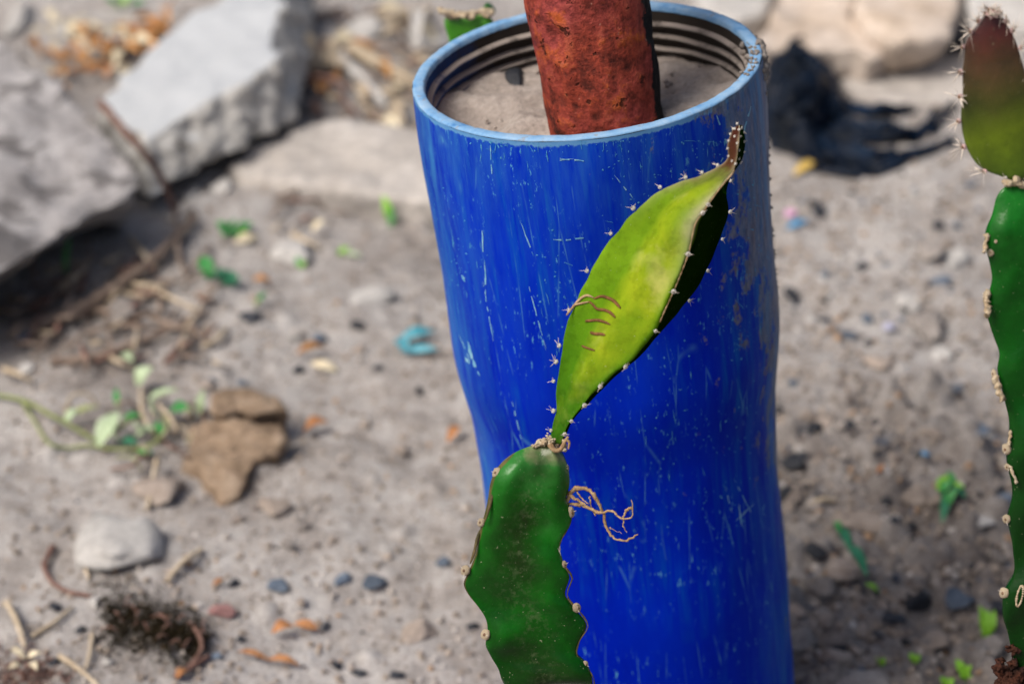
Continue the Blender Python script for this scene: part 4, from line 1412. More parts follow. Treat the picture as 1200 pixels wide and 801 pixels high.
slab('sandstone_block', 'large beige stone block behind the rim of the blue pipe', 'stone',
     [(880, 52, 0.05), (900, 14, 0.055), (915, -40, 0.06), (1015, -40, 0.06), (1002, 12, 0.055), (1022, 40, 0.045), (1044, 62, 0.040), (1022, 70, 0.040), (1000, 56, 0.045), (975, 56, 0.045), (955, 62, 0.042), (925, 66, 0.042)],
     [0, 0, 0, 0, 0, 0.005, 0.012, 0.012, 0.012, 0.01, 0.005, 0], 'beige', 0.006, 0.007, 14, 0.93, (0, 0.01), 0.0015, 4)
slab('sandstone_block', 'smoother beige stone block further right with a dark gap under its edge', 'stone',
     [(1006, -45, 0.07), (1125, -45, 0.07), (1122, 20, 0.06), (1112, 42, 0.055), (1088, 46, 0.055), (1066, 47, 0.055), (1046, 50, 0.053), (1022, 32, 0.058), (1004, 10, 0.062)],
     [0, 0, 0.01, 0.02, 0.02, 0.02, 0.015, 0.005, 0], 'beige', 0.006, 0.006, 13, 0.90, (0, 0.015), 0.0015, 5)
slab('grey_block', 'pale blue grey stone block behind the tip of the reddish cactus', 'stone',
     [(1130, -50, 0.08), (1240, -50, 0.08), (1260, 20, 0.06), (1215, 34, 0.055), (1165, 30, 0.055), (1134, 18, 0.06)], 0.0, 'white_stone', 0.006, 0.006, 14, 0.94, (0, 0), 0.0015, 6)
slab('pale_block', 'cream coloured stone just past the back of the pipe rim', 'stone',
     [(812, -60, 0.05), (900, -55, 0.05), (908, -5, 0.045), (892, 18, 0.04), (862, 24, 0.038), (820, 10, 0.04)], 0.0, 'white_stone', 0.006, 0.006, 14, 0.95, (0, 0), 0.0015, 7)
slab('flat_slab', 'thin pale flat stone between the black plastic and the beige blocks', 'slab',
     [(985, 98, 0.010), (1010, 82, 0.014), (1060, 76, 0.016), (1125, 64, 0.018), (1180, 70, 0.018), (1170, 112, 0.012), (1110, 120, 0.010), (1040, 118, 0.009), (1000, 112, 0.008)], -0.012, 'pale_slab', 0.005, 0.003, 18, 1.0, (0, 0), 0.001, 8)
# brown broken sandstone with a ledge
slab('sandstone_chunk', 'large brown lump of crumbling sandstone beside the trampled weed', 'stone',
     [(222, 500, 0.018), (240, 488, 0.022), (290, 490, 0.024), (330, 492, 0.022), (335, 512, 0.022), (324, 530, 0.021), (302, 536, 0.02), (290, 556, 0.017), (284, 578, 0.012), (262, 588, 0.010), (244, 572, 0.012), (232, 550, 0.014), (212, 542, 0.013), (226, 520, 0.016)],
     [-.01] * 6 + [0.0] * 4 + [-.005] * 4, 'brown', 0.0025, 0.0042, 46, 0.95, (-0.004, 0.002), 0.001, 9)
slab('sandstone_chunk', 'smaller tan sandstone piece lying just behind the large brown lump', 'stone',
     [(246, 458, 0.030), (266, 452, 0.032), (300, 454, 0.032), (330, 462, 0.030), (338, 478, 0.028), (318, 481, 0.028), (296, 485, 0.028), (276, 480, 0.028), (262, 486, 0.028), (248, 480, 0.028)],
     [-.01, -.01, -.01, -.01, 0.0, 0.008, 0.008, 0.008, 0.004, 0], 'brown', 0.0025, 0.0026, 46, 0.9, (0, 0.006), 0.001, 10)

# ------------------------------------------------------------------ single stones, each with what sets it apart
ST = [
 ('stone', 'large smooth whitish stone in the lower left sand below the weed', 'stone', 142, 630, 104, 86, 'white_stone', 1, 0.45),
 ('stone', 'grey brown stone half under the brown sandstone lump', 'stone', 186, 576, 66, 40, 'tan_stone', 2, 0.6),
 ('stone', 'bluish white stone with a blunt top near the small green tuft', 'stone', 343, 292, 50, 40, 'white_stone', 3, 0.5),
 ('stone', 'flat pale stone with dark shadow under it left of the pipe', 'stone', 435, 345, 58, 30, 'white_stone', 4, 0.4),
 ('stone', 'pale grey stone lying by a thick dead branch', 'stone', 148, 368, 42, 38, 'grey_stone', 5, 0.6),
 ('stone', 'whitish stone chip at the left end of the flat slab', 'stone', 262, 216, 32, 26, 'white_stone', 6, 0.5),
 ('stone', 'small white chip beside the thin brown rod', 'stone', 224, 226, 26, 20, 'white_stone', 7, 0.5),
 ('stone', 'broad half buried clod pale with dust above the blue grey pebbles', 'stone', 322, 592, 40, 34, 'tan_stone', 8, 0.4),
 ('stone', 'tan clod standing proud of the sand left of the cactus base', 'stone', 492, 738, 44, 34, 'tan_stone', 0, 0.5),
 ('stone', 'large pale grey stone cut by the bottom edge of the view', 'stone', 1012, 798, 74, 46, 'grey_stone', 1, 0.5),
 ('stone', 'pale angular grey stone with a dark gap below it', 'stone', 1087, 380, 44, 44, 'grey_stone', 2, 0.5),
 ('stone', 'small whitish stone touching the pale angular grey stone', 'stone', 1062, 352, 26, 30, 'white_stone', 3, 0.6),
 ('stone', 'whitish stone just right of a rounded grey pebble', 'stone', 1122, 302, 34, 30, 'white_stone', 4, 0.5),
 ('stone', 'rounded grey pebble with dark sides in the upper right soil', 'pebble', 1092, 296, 36, 30, 'grey_stone', 5, 0.6),
 ('stone', 'flat pale stone lying below the angular grey stone', 'stone', 1104, 412, 34, 24, 'white_stone', 6, 0.45),
 ('stone', 'long slate blue sliver lying slanted in the upper right soil', 'stone', 1102, 328, 36, 13, 'blue_stone', 7, 0.5),
 ('stone', 'pale cream stone in the middle of the right hand soil', 'stone', 1030, 424, 34, 26, 'tan_stone', 8, 0.5),
 ('stone', 'tan stone close against the right side of the pipe', 'stone', 932, 578, 36, 30, 'tan_stone', 0, 0.6),
 ('stone', 'rough brown clod crossed by the dark green blade', 'stone', 994, 668, 54, 40, 'tan_stone', 1, 0.65),
 ('stone', 'flat dark grey stone left of the brown clod', 'stone', 962, 690, 44, 28, 'grey_stone', 2, 0.5),
 ('stone', 'dull grey clod touching the right side of the pipe', 'stone', 934, 655, 36, 30, 'grey_stone', 3, 0.6),
 ('stone', 'rounded black blue pebble in the lower right rubble', 'pebble', 1076, 698, 34, 32, 'dark_stone', 4, 0.8),
 ('stone', 'bluish grey angular stone right of the rounded black pebble', 'stone', 1126, 696, 38, 30, 'blue_stone', 5, 0.55),
 ('stone', 'cream rounded stone in the lower right rubble', 'stone', 1096, 748, 46, 32, 'tan_stone', 6, 0.6),
 ('stone', 'dark clod beside the lime sprout at lower right', 'stone', 1160, 756, 44, 30, 'grey_stone', 7, 0.6),
 ('stone', 'brown clod near the bottom close to the pipe', 'stone', 980, 772, 40, 34, 'tan_stone', 8, 0.7),
 ('stone', 'pale clod in the bottom corner against the pipe', 'stone', 942, 748, 40, 34, 'grey_stone', 0, 0.6),
 ('stone', 'light grey flat stone near the right hand cactus stem', 'stone', 1148, 616, 36, 20, 'white_stone', 1, 0.45),
 ('stone', 'arched tan clod left of the green weed tuft', 'stone', 1070, 575, 48, 26, 'tan_stone', 2, 0.55),
 ('stone', 'broad low soil clod above the green blade', 'stone', 1010, 600, 70, 34, 'tan_stone', 3, 0.35),
 ('stone', 'blue grey stone beside the right hand cactus stem', 'stone', 1178, 584, 26, 24, 'blue_stone', 4, 0.6),
 ('stone', 'dark slate stone above the green weed tuft', 'stone', 1147, 534, 26, 22, 'blue_stone', 5, 0.6),
 ('stone', 'blackish clod against the pipe at mid height', 'stone', 930, 540, 34, 28, 'dark_stone', 6, 0.6),
 ('pebble', 'black pebble alone in the sand right of the pipe', 'pebble', 1010, 312, 18, 13, 'dark_stone', 7, 0.7),
 ('pebble', 'tall dark pebble standing close to the pipe', 'pebble', 928, 344, 15, 30, 'dark_stone', 8, 0.9),
 ('pebble', 'dark upright chip just below the black plastic', 'pebble', 961, 246, 18, 24, 'dark_stone', 0, 0.8),
 ('pebble', 'small black pebble above the rounded grey pebble', 'pebble', 1100, 264, 13, 15, 'dark_stone', 1, 0.8),
 ('pebble', 'slanted dark chip left of the lilac scrap', 'pebble', 967, 376, 18, 10, 'dark_stone', 2, 0.6),
 ('pebble', 'dark blue chip with a pale top near the cream stone', 'pebble', 994, 392, 22, 14, 'blue_stone', 3, 0.6),
 ('pebble', 'blue grey pebble in the upper right sand', 'pebble', 966, 322, 13, 12, 'blue_stone', 4, 0.6),
 ('pebble', 'dark pebble left of a bigger one in the mid right soil', 'pebble', 970, 492, 20, 14, 'dark_stone', 5, 0.6),
 ('pebble', 'bigger dark pebble of a pair in the mid right soil', 'pebble', 996, 496, 18, 15, 'dark_stone', 6, 0.6),
 ('pebble', 'black pebble under the tiny blue plastic chip', 'pebble', 1077, 541, 16, 12, 'dark_stone', 7, 0.6),
 ('pebble', 'black pebble above the arched tan clod', 'pebble', 1068, 610, 14, 12, 'dark_stone', 8, 0.6),
 ('pebble', 'black pebble right of the dark green blade', 'pebble', 1048, 620, 13, 11, 'dark_stone', 0, 0.6),
 ('pebble', 'dark low stone below the rounded black pebble', 'pebble', 1048, 724, 30, 18, 'dark_stone', 1, 0.6),
 ('pebble', 'black chip near the bottom right of the pipe', 'pebble', 986, 741, 22, 14, 'dark_stone', 2, 0.6),
 ('pebble', 'dark grey pebble below the flat pale stone left of the pipe', 'pebble', 419, 380, 20, 14, 'dark_stone', 3, 0.7),
 ('pebble', 'round white pebble near the middle left', 'pebble', 346, 395, 17, 15, 'white_stone', 4, 0.8),
 ('pebble', 'grey blue pebble touching a brown curled leaf', 'pebble', 376, 398, 18, 14, 'blue_stone', 5, 0.7),
 ('pebble', 'dark pebble left of the pale oval leaf', 'pebble', 350, 432, 16, 15, 'dark_stone', 6, 0.7),
 ('pebble', 'dark pebble between the pale leaf and the turquoise scrap', 'pebble', 442, 430, 15, 9, 'dark_stone', 7, 0.6),
 ('pebble', 'dark upright pebble below the turquoise scrap', 'pebble', 491, 457, 9, 16, 'dark_stone', 8, 0.8),
 ('pebble', 'blue chip above the tan sandstone piece', 'pebble', 247, 447, 16, 11, 'blue_stone', 0, 0.6),
 ('pebble', 'second blue chip close to the tan sandstone piece', 'pebble', 284, 448, 12, 9, 'blue_stone', 1, 0.6),
 ('pebble', 'dark wedge shaped stone among the twigs left', 'pebble', 294, 372, 30, 18, 'dark_stone', 2, 0.6),
 ('pebble', 'leftmost of the blue grey pebbles in the lower sand', 'pebble', 326, 683, 26, 22, 'blue_stone', 3, 0.5),
 ('pebble', 'brightest blue grey pebble in the lower sand', 'pebble', 402, 677, 20, 20, 'blue_stone', 4, 0.5),
 ('pebble', 'pale blue grey stone just right of the brightest one', 'pebble', 440, 680, 30, 20, 'blue_stone', 5, 0.4),
 ('pebble', 'blue grey pebble close to the left side of the cactus', 'pebble', 520, 657, 22, 17, 'blue_stone', 6, 0.6),
 ('pebble', 'black pebble touching the orange bark curl', 'pebble', 381, 733, 11, 15, 'dark_stone', 7, 0.8),
 ('pebble', 'dark blue pebble below the orange bark strip', 'pebble', 395, 780, 13, 14, 'dark_stone', 8, 0.8),
 ('pebble', 'small dark pebble beside the left areoles of the cactus', 'pebble', 555, 733, 17, 11, 'dark_stone', 0, 0.6),
 ('pebble', 'black pebble in the sand at the bottom centre left', 'pebble', 466, 790, 18, 13, 'dark_stone', 1, 0.6),
 ('pebble', 'black chip left of another at the bottom centre left', 'pebble', 420, 788, 22, 10, 'dark_stone', 2, 0.6),
 ('pebble', 'pinkish stone with a black shaded side', 'pebble', 261, 714, 34, 22, 'pink_stone', 3, 0.7),
 ('pebble', 'black pebble above the pinkish stone', 'pebble', 274, 683, 13, 15, 'dark_stone', 4, 0.8),
 ('pebble', 'tiny dark pebble above the orange bark strip', 'pebble', 283, 749, 11, 9, 'dark_stone', 5, 0.7),
 ('pebble', 'grey blue chip at the end of the dark moss clump', 'pebble', 254, 767, 20, 12, 'blue_stone', 6, 0.6),
 ('pebble', 'black pebble left of the dark moss clump', 'pebble', 94, 737, 15, 12, 'dark_stone', 7, 0.7),
 ('pebble', 'dark pebble in the lower left sand above the straw', 'pebble', 65, 711, 16, 15, 'dark_stone', 8, 0.7),
 ('pebble', 'black pebble touching the pale straw in the corner', 'pebble', 65, 775, 16, 11, 'dark_stone', 0, 0.7),
 ('pebble', 'white pebble below the dark moss clump', 'pebble', 127, 775, 13, 11, 'white_stone', 1, 0.7),
 ('pebble', 'white pebble at the upper left end of the moss clump', 'pebble', 111, 706, 14, 17, 'white_stone', 2, 0.7),
 ('pebble', 'dark slanted flake by the straw in the lower left', 'pebble', 40, 732, 22, 12, 'grey_stone', 3, 0.6),
 ('pebble', 'bluish stone in the dark soil under the boulder', 'pebble', 32, 393, 24, 16, 'blue_stone', 4, 0.6),
 ('pebble', 'pale stone at the edge of the dark soil under the boulder', 'pebble', 34, 432, 20, 15, 'white_stone', 5, 0.6),
 ('pebble', 'dark blue chip beside the thick dead branch', 'pebble', 162, 338, 16, 12, 'blue_stone', 6, 0.6),
 ('stone', 'pale rounded stone behind the left of the pipe rim', 'stone', 424, 34, 62, 44, 'white_stone', 7, 0.5),
 ('stone', 'pale stone partly hidden by the pipe rim', 'stone', 496, 46, 70, 40, 'white_stone', 8, 0.5),
 ('stone', 'whitish stone by the orange leaf litter at the top left', 'stone', 24, 22, 34, 44, 'white_stone', 0, 0.5),
 ('stone', 'small pale stone in the leaf litter at the top left', 'stone', 84, 36, 40, 18, 'white_stone', 1, 0.5),
]
for (nm, lb, ct, px, py, w_, h_, mt, sd_, fl) in ST:
    rock(nm, lb, ct, px, py, w_, h_, mt, sd_, None, fl)

# ------------------------------------------------------------------ loose clods and pebbles that nothing tells apart
USED = set()
CW = {'grey_stone': 'grey', 'tan_stone': 'tan', 'dark_stone': 'blackish', 'blue_stone': 'bluish', 'white_stone': 'whitish'}


def clod_label(px, py, w_, mt, avoid):
    size = 'tiny' if w_ < 11 else 'small' if w_ < 16 else 'fair sized'
    for ref in sorted(ST, key=lambda q2: (q2[3] - px) ** 2 + (q2[4] - py) ** 2)[:5]:
        dx, dy = px - ref[3], py - ref[4]
        where = ('right of' if dx > 0 else 'left of') if abs(dx) > abs(dy) else ('below' if dy > 0 else 'above')
        lb = f"{size} {CW[mt]} clod {where} the {ref[1]}"
        if len(lb.split()) <= 16 and lb not in USED:
            USED.add(lb)
            return lb
    return avoid


def scatter(name, label, cat, group, n, region, wr, mats, seed):
    r_ = random.Random(seed)
    k = 0
    while k < n:
        px, py = r_.uniform(region[0], region[2]), r_.uniform(region[1], region[3])
        w_ = wr[0] + (wr[1] - wr[0]) * r_.random() ** 2.2
        p = G(px, py)
        mt = r_.choice(mats)
        rock(name, clod_label(px, py, w_, mt, label), cat, px, py, w_, w_ * r_.uniform(0.55, 0.9), mt, r_.randrange(9), r_.uniform(0, 180), r_.uniform(0.5, 0.9), 0.25, group, 2)
        k += 1
scatter('soil_clod', 'small grey brown clod in the rough soil right of the blue pipe', 'clod', 'clods in the rough soil right of the pipe', 100, (915, 470, 1185, 801), (9, 30), ['grey_stone', 'tan_stone', 'tan_stone', 'grey_stone', 'dark_stone'], 3)
scatter('soil_clod', 'unremarkable little clod in the paler sand below the black plastic', 'clod', 'clods in the sand below the black plastic', 35, (910, 210, 1150, 470), (7, 18), ['grey_stone', 'tan_stone', 'blue_stone', 'white_stone'], 4)
scatter('soil_clod', 'small dusty clod in the sand left of the blue pipe', 'clod', 'clods in the sand left of the pipe', 50, (10, 430, 560, 801), (7, 20), ['tan_stone', 'grey_stone', 'tan_stone', 'tan_stone'], 5)
scatter('soil_clod', 'small dusty clod between the slab and the weeds', 'clod', 'clods between slab and weeds', 35, (190, 240, 520, 450), (7, 18), ['tan_stone', 'grey_stone', 'grey_stone', 'tan_stone'], 6)

# grit: grains too many to count
def grit(n, region, rmin, rmax, seed, dark=1.0):
    r_ = np.random.default_rng(seed)
    IVn = np.array(IV); IFn = np.array(IF)
    Vs, Fs, Cs = [], [], []
    pal = np.array([(0.30, 0.25, 0.21), (0.24, 0.20, 0.17), (0.38, 0.34, 0.31), (0.16, 0.13, 0.115), (0.05, 0.05, 0.055), (0.45, 0.42, 0.40), (0.33, 0.22, 0.14), (0.12, 0.14, 0.18)])
    pr = np.array([0.27, 0.24, 0.16, 0.13, 0.06, 0.07, 0.04, 0.03])
    pr = pr * np.array([1, 1, 1, 0.3 + 0.7 * dark, dark, 1, 1, dark]); pr = pr / pr.sum()
    for k in range(n):
        px, py = r_.uniform(region[0], region[2]), r_.uniform(region[1], region[3])
        p = G(px, py)
        s = rmin + (rmax - rmin) * r_.random() ** 3
        qm = np.array(Quaternion(r_.normal(size=4)).normalized().to_matrix())
        vv = (IVn * (s * r_.uniform(0.65, 1.25, 3))) @ qm.T + np.array(p) + np.array([0, 0, s * 0.25])
        Fs.append(IFn + 12 * k); Vs.append(vv)
        Cs.append(np.repeat(pal[r_.choice(8, p=pr)][None] * r_.uniform(0.8, 1.2), 12, 0))
    me = bpy.data.meshes.new('grit')
    me.from_pydata(np.concatenate(Vs).tolist(), [], np.concatenate(Fs).tolist())
    C = np.concatenate(Cs)
    a_ = me.attributes.new('tint', 'FLOAT_COLOR', 'POINT')
    a_.data.foreach_set('color', np.concatenate([C, np.ones((len(C), 1))], 1).ravel())
    return me
o = link('gravel', grit(3800, (0, 225, 575, 830), 0.0006, 0.0026, 21, 0.15), M['grit'], smooth=False)
props(o, 'fine loose grit on the sand left of the pipe', 'gravel', None, 'stuff')
o = link('gravel', grit(5200, (890, 120, 1240, 830), 0.0007, 0.0036, 22), M['grit'], smooth=False)
props(o, 'coarse loose grit on the soil right of the pipe', 'gravel', None, 'stuff')

# ------------------------------------------------------------------ black plastic
bag = thing('plastic_bag', 'crumpled torn black plastic sheet lying right of the pipe', 'plastic sheet', G(940, 130))
mb = MB()
nu, nv = 70, 46
Vg = []
for j in range(nv):
    for i in range(nu):
        u, v = i / (nu - 1), j / (nv - 1)
        ang_ = u * 2 * math.pi
        Vg.append((ang_, v))
Vg = np.array(Vg)
def bagpt(ang_, v):
    # seen outline: rounded lump, wider at lower left
    rx = 50 + 9 * math.cos(ang_ * 2 + 1.1) + 6 * math.sin(3 * ang_)
    ry = 56 + 8 * math.cos(ang_ - 2.2) + 5 * math.sin(4 * ang_)
    return 934 + rx * v * math.cos(ang_), 134 - ry * v * math.sin(ang_)
W = []
for ang_, v in Vg:
    x, y = bagpt(ang_, v)
    p = G(x, y)
    h0 = 0.046 * (1 - v ** 2.6)
    W.append((p.x, p.y, p.z + h0))
W = np.array(W)
crease = 1 - np.abs(fbm(W * np.array([30, 24, 10]), 151, 4)) * 2.0
W[:, 2] += (0.022 * crease - 0.010) * np.clip(1.15 - Vg[:, 1] ** 3, 0.1, 1)
W[:, 0] += 0.006 * fbm(W * 40, 155, 3); W[:, 1] += 0.006 * fbm(W * 40, 158, 3)
Fc = [(j * nu + i, j * nu + i + 1, (j + 1) * nu + i + 1, (j + 1) * nu + i) for j in range(nv - 1) for i in range(nu - 1)]
mb.add(W.tolist(), Fc)
mb.link('plastic_lump', M['bag'], bag)
def ribbon(pix, wpx, seed, lift=0.006):
    r_ = random.Random(seed)
    P = smooth_curve([G(x, y, lift * (1 if 0 < i < len(pix) - 1 else 0.4)) for i, (x, y) in enumerate(pix)], 34)
    V = []
    ns = 7
    for i, p in enumerate(P):
        t = i / (len(P) - 1)
        d = (P[min(i + 1, len(P) - 1)] - P[max(i - 1, 0)]).normalized()
        side = d.cross(Vector((0, 0, 1))).normalized()
        w_ = wpx * mpp(p) * (0.25 + 0.75 * math.sin(math.pi * (0.12 + 0.80 * t)))
        for k in range(ns):
            s = k / (ns - 1) - 0.5
            V.append(p + side * (s * w_) + Vector((0, 0, 0.004 * math.cos(s * 9 + i * 0.35 + seed) + 0.0025 * math.sin(i * 0.8 + k * 1.3 + seed))))
    n = len(P)
    bot = [v - Vector((0, 0, 0.0006)) for v in V]
    q = len(V)
    Fc = []
    for i in range(n - 1):
        for k in range(ns - 1):
            a_ = i * ns + k
            Fc.append((a_, a_ + 1, a_ + ns + 1, a_ + ns)); Fc.append((q + a_, q + a_ + ns, q + a_ + ns + 1, q + a_ + 1))
    mb = MB(); mb.add(V, Fc + [], 0); mb.v += [tuple(x) for x in bot]; 
    mb2 = MB(); mb2.add(V + bot, Fc)
    mb2.link('torn_strip', M['bag'], bag)
for k, (pix, w_) in enumerate(((((945, 128), (985, 124), (1030, 126), (1072, 128)), 30), (((905, 120), (930, 160), (965, 190), (1010, 196), (1060, 182), (1118, 163)), 36),
                               (((950, 140), (985, 155), (1020, 160), (1060, 158), (1100, 150)), 26), (((930, 145), (970, 165), (1010, 178), (1050, 176)), 30),
                               (((940, 160), (960, 178), (990, 190), (1010, 192)), 34), (((1060, 165), (1090, 145), (1118, 120)), 20), (((960, 135), (1000, 145), (1040, 148), (1075, 166)), 18), (((902, 95), (905, 120), (915, 145)), 22))):
    ribbon(pix, w_, k * 3 + 1)

# ------------------------------------------------------------------ sticks, straw, dry leaves
def stick(name, label, cat, pix, rpx, mat, seed=0, group=None, n=6):
    P = [G(x, y, z) for x, y, z in pix]
    s = mpp(P[0])
    C_ = smooth_curve(P, max(8, len(P) * 6))
    r_ = random.Random(seed)
    rad = [rpx * s * r_.uniform(0.82, 1.15) * (1 - 0.35 * i / len(C_)) for i in range(len(C_))]
    mb = MB(); mb.tube([p + Vector((r_.gauss(0, rpx * s * .08), 0, r_.gauss(0, rpx * s * .08))) for p in C_], rad, 8)
    return props(mb.link(name, M[mat]), label, cat, group)
stick('branch', 'thick dead branch running from the shadow under the boulder towards the weeds', 'branch', [(44, 386, .004), (95, 362, .006), (140, 334, .008), (180, 305, .008), (205, 280, .01), (230, 252, .008)], 8.5, 'stick', 1)
stick('branch', 'shorter forked dead branch lying nearer than the thick one', 'branch', [(60, 424, .004), (110, 418, .005), (160, 402, .006), (200, 385, .007), (242, 364, .005)], 6, 'stick', 2)
stick('twig', 'thin reddish rod leaning across the gap beside the white slab', 'twig', [(118, 120, .095), (140, 146, .088), (165, 174, .072), (186, 204, .045), (207, 250, .006)], 5.4, 'stick_red', 3)
stick('twig', 'pale thin twig lying across the dark blue chip', 'twig', [(165, 334, .006), (190, 344, .006), (228, 362, .004)], 3.2, 'straw', 4)
stick('twig', 'reddish bent twig in the lower left sand', 'twig', [(62, 640, .003), (52, 662, .004), (60, 680, .004), (78, 692, .003), (108, 698, .003)], 3.6, 'stick_red', 5)
stick('straw', 'pale straw stalk standing at the lower left corner', 'straw', [(8, 706, .004), (20, 728, .006), (29, 757, .004)], 4.6, 'straw', 6)
stick('straw', 'long pale straw lying below the moss clump', 'straw', [(70, 768, .003), (95, 785, .003), (122, 808, .003)], 4.0, 'straw', 7)
stick('straw', 'faint straw lying slanted above the corner stalk', 'straw', [(38, 745, .002), (64, 728, .003), (85, 710, .003)], 3.2, 'straw', 8)
stick('straw', 'pale straw left of the large whitish stone', 'straw', [(92, 628, .003), (97, 652, .004), (104, 678, .003)], 3.2, 'straw', 9)
stick('straw', 'pinkish straw piece left of the moss clump bottom', 'straw', [(108, 742, .003), (106, 762, .004), (101, 782, .003)], 3.2, 'straw', 10)
stick('straw', 'tan stalk standing between weed and brown stone', 'straw', [(184, 538, .010), (179, 566, .006), (172, 596, .003)], 3.4, 'straw', 11)
stick('straw', 'cream bent stalk right of the large whitish stone', 'straw', [(236, 644, .003), (218, 660, .004), (205, 668, .004), (196, 680, .003)], 4.0, 'straw', 12)
stick('twig', 'red brown root curling out of the moss clump', 'twig', [(222, 730, .004), (233, 742, .006), (236, 760, .005), (222, 780, .003)], 3.6, 'stick_red', 13)
stick('twig', 'brown root at the bottom under the moss clump', 'twig', [(205, 792, .003), (225, 780, .004), (245, 768, .003)], 4.0, 'stick_red', 14)
stick('straw', 'thin tan stick on the soil right of the pipe', 'straw', [(946, 594, .003), (962, 586, .004), (980, 582, .003)], 4.2, 'straw', 15)
# coarse dry stalks behind and left of the pipe
for k, (lb, pix, r_, mt) in enumerate((
    ('thick tan stalk pointing down at the pipe rim', [(412, 56, .01), (440, 72, .012), (470, 88, .01), (492, 102, .006)], 9, 'straw'),
    ('pale grey stalk left of the thick tan one', [(400, 70, .01), (425, 92, .01), (452, 124, .006)], 8, 'white_stone'),
    ('short pinkish stalk beside the white slab', [(362, 44, .02), (368, 62, .02), (374, 82, .01)], 7, 'straw'),
    ('tan bark piece between the pale stones at the top', [(440, 26, .01), (470, 20, .012), (505, 12, .01)], 10, 'straw'),
    ('brown stalk lying below the pale grey one', [(430, 132, .006), (458, 145, .01), (488, 160, .006)], 7, 'stick'),
    ('dark twig crossing between the pale stones', [(470, 36, .01), (488, 26, .014), (500, 16, .01)], 3, 'stick'),
    ('brown twig behind the dry stalks', [(400, 46, .006), (450, 54, .01), (500, 62, .006)], 4, 'stick'),
    ('thin brown twig over the dark gap by the white slab', [(352, 96, .01), (380, 90, .02), (410, 104, .01)], 4, 'stick_red'),
    ('pale twig under the pale grey stalk', [(420, 120, .004), (446, 112, .008), (480, 122, .004)], 4, 'straw'),
    ('short brown twig at the top edge left of the pipe', [(352, 12, .006), (372, 18, .01), (400, 10, .006)], 5, 'stick'))):
    stick('stalk' if 'stalk' in lb or 'bark' in lb else 'twig', lb, 'dry stalk' if 'stalk' in lb or 'bark' in lb else 'twig', pix, r_, mt, 30 + k)
r_ = random.Random(8)
for k in range(74):     # loose litter straw between slab and pipe and under the boulder
    reg = ((345, 5, 500, 165), (60, 330, 250, 430), (290, 228, 400, 275))[0 if k < 44 else 1 if k < 64 else 2]
    x, y = r_.uniform(reg[0], reg[2]), r_.uniform(reg[1], reg[3])
    a_ = r_.gauss(0.45, 0.5) if k < 44 else r_.gauss(-0.5, 0.5)
    L = r_.uniform(14, 46)
    stick('straw', ('short broken dry straw in the litter between the white slab and the pipe', 'short broken dry straw in the litter beside the dead branches', 'short broken dry straw in the small dark hollow')[0 if k < 44 else 1 if k < 64 else 2], 'straw',
          [(x, y, .004), (x + L * .5 * math.cos(a_), y + L * .5 * math.sin(a_), .008), (x + L * math.cos(a_), y + L * math.sin(a_), .003)], r_.uniform(1.6, 4.4) if k < 44 else r_.uniform(1.5, 3.2), r_.choice(['straw', 'stick', 'stick_red', 'straw']), 60 + k,
          ('straw between slab and pipe', 'straw beside the dead branches', 'straw in the small hollow')[0 if k < 44 else 1 if k < 64 else 2])


def leafobj(name, label, cat, p0, p1, wpx, mat, seed=0, arch=0.15, fold=0.2, wob=0.08, group=None, up=Vector((0, -0.35, 1)), parent=None):
    a_, b_ = G(*p0), G(*p1)
    mb = MB(); mb.leaf(a_, b_, wpx * mpp(a_), up, arch, fold, 0, 0.0007, wob, seed)
    o = mb.link(name, M[mat], parent)
    md = o.modifiers.new('s', 'SUBSURF'); md.levels = 1; md.render_levels = 1
    return props(o, label, cat, group) if label else o
r_ = random.Random(19)
for k in range(60):
    x = r_.uniform(-5, 235)
    y = 300 + 135 * r_.random() ** 0.8 - 0.0 * x
    if y < 322 - 0.62 * (x - 0) * 0.9 + 20:
        continue
    a_ = r_.gauss(-0.6, 0.7); L = r_.uniform(14, 60)
    stick('twig', 'short dead twig in the dark litter under the boulder edge', 'twig', [(x, y, .004), (x + L * .5 * math.cos(a_), y + L * .5 * math.sin(a_) + r_.uniform(-4, 4), .010), (x + L * math.cos(a_), y + L * math.sin(a_), .003)], r_.uniform(1.5, 4.2), r_.choice(['stick', 'straw', 'stick_red', 'stick', 'stick']), 700 + k, 'twigs in the litter under the boulder')
scatter('soil_clod', 'dark little clod in the litter under the boulder', 'clod', 'clods in the litter under the boulder', 28, (0, 320, 240, 430), (9, 26), ['grey_stone', 'tan_stone', 'dark_stone', 'grey_stone'], 9)
scatter('soil_clod', 'small clod in the litter between the white slab and the pipe', 'clod', 'clods in the litter by the slab', 18, (345, 20, 470, 130), (9, 26), ['grey_stone', 'tan_stone', 'white_stone', 'tan_stone'], 10)
leafobj('bark_piece', 'curled orange bark flake with upturned end', 'bark', (318, 742, .004), (345, 734, .006), 16, 'orange', 1, 0.25, 0.5)
leafobj('bark_piece', 'flat light orange bark flake touching a black pebble', 'bark', (344, 730, .004), (374, 738, .004), 15, 'orange', 2, 0.12, 0.25)
leafobj('bark_piece', 'left half of the long orange bark strip', 'bark', (278, 762, .004), (318, 774, .004), 9, 'orange', 3, 0.14, 0.3)
leafobj('bark_piece', 'right half of the long orange bark strip', 'bark', (314, 772, .004), (352, 780, .003), 11, 'orange', 4, 0.22, 0.3)
leafobj('bark_piece', 'orange curled flake right of the brown sandstone', 'bark', (355, 508, .003), (386, 495, .007), 15, 'orange', 5, 0.3, 0.5)
leafobj('bark_piece', 'small orange flake at the left foot of the pipe', 'bark', (524, 518, .003), (540, 500, .006), 14, 'orange', 6, 0.2, 0.4)
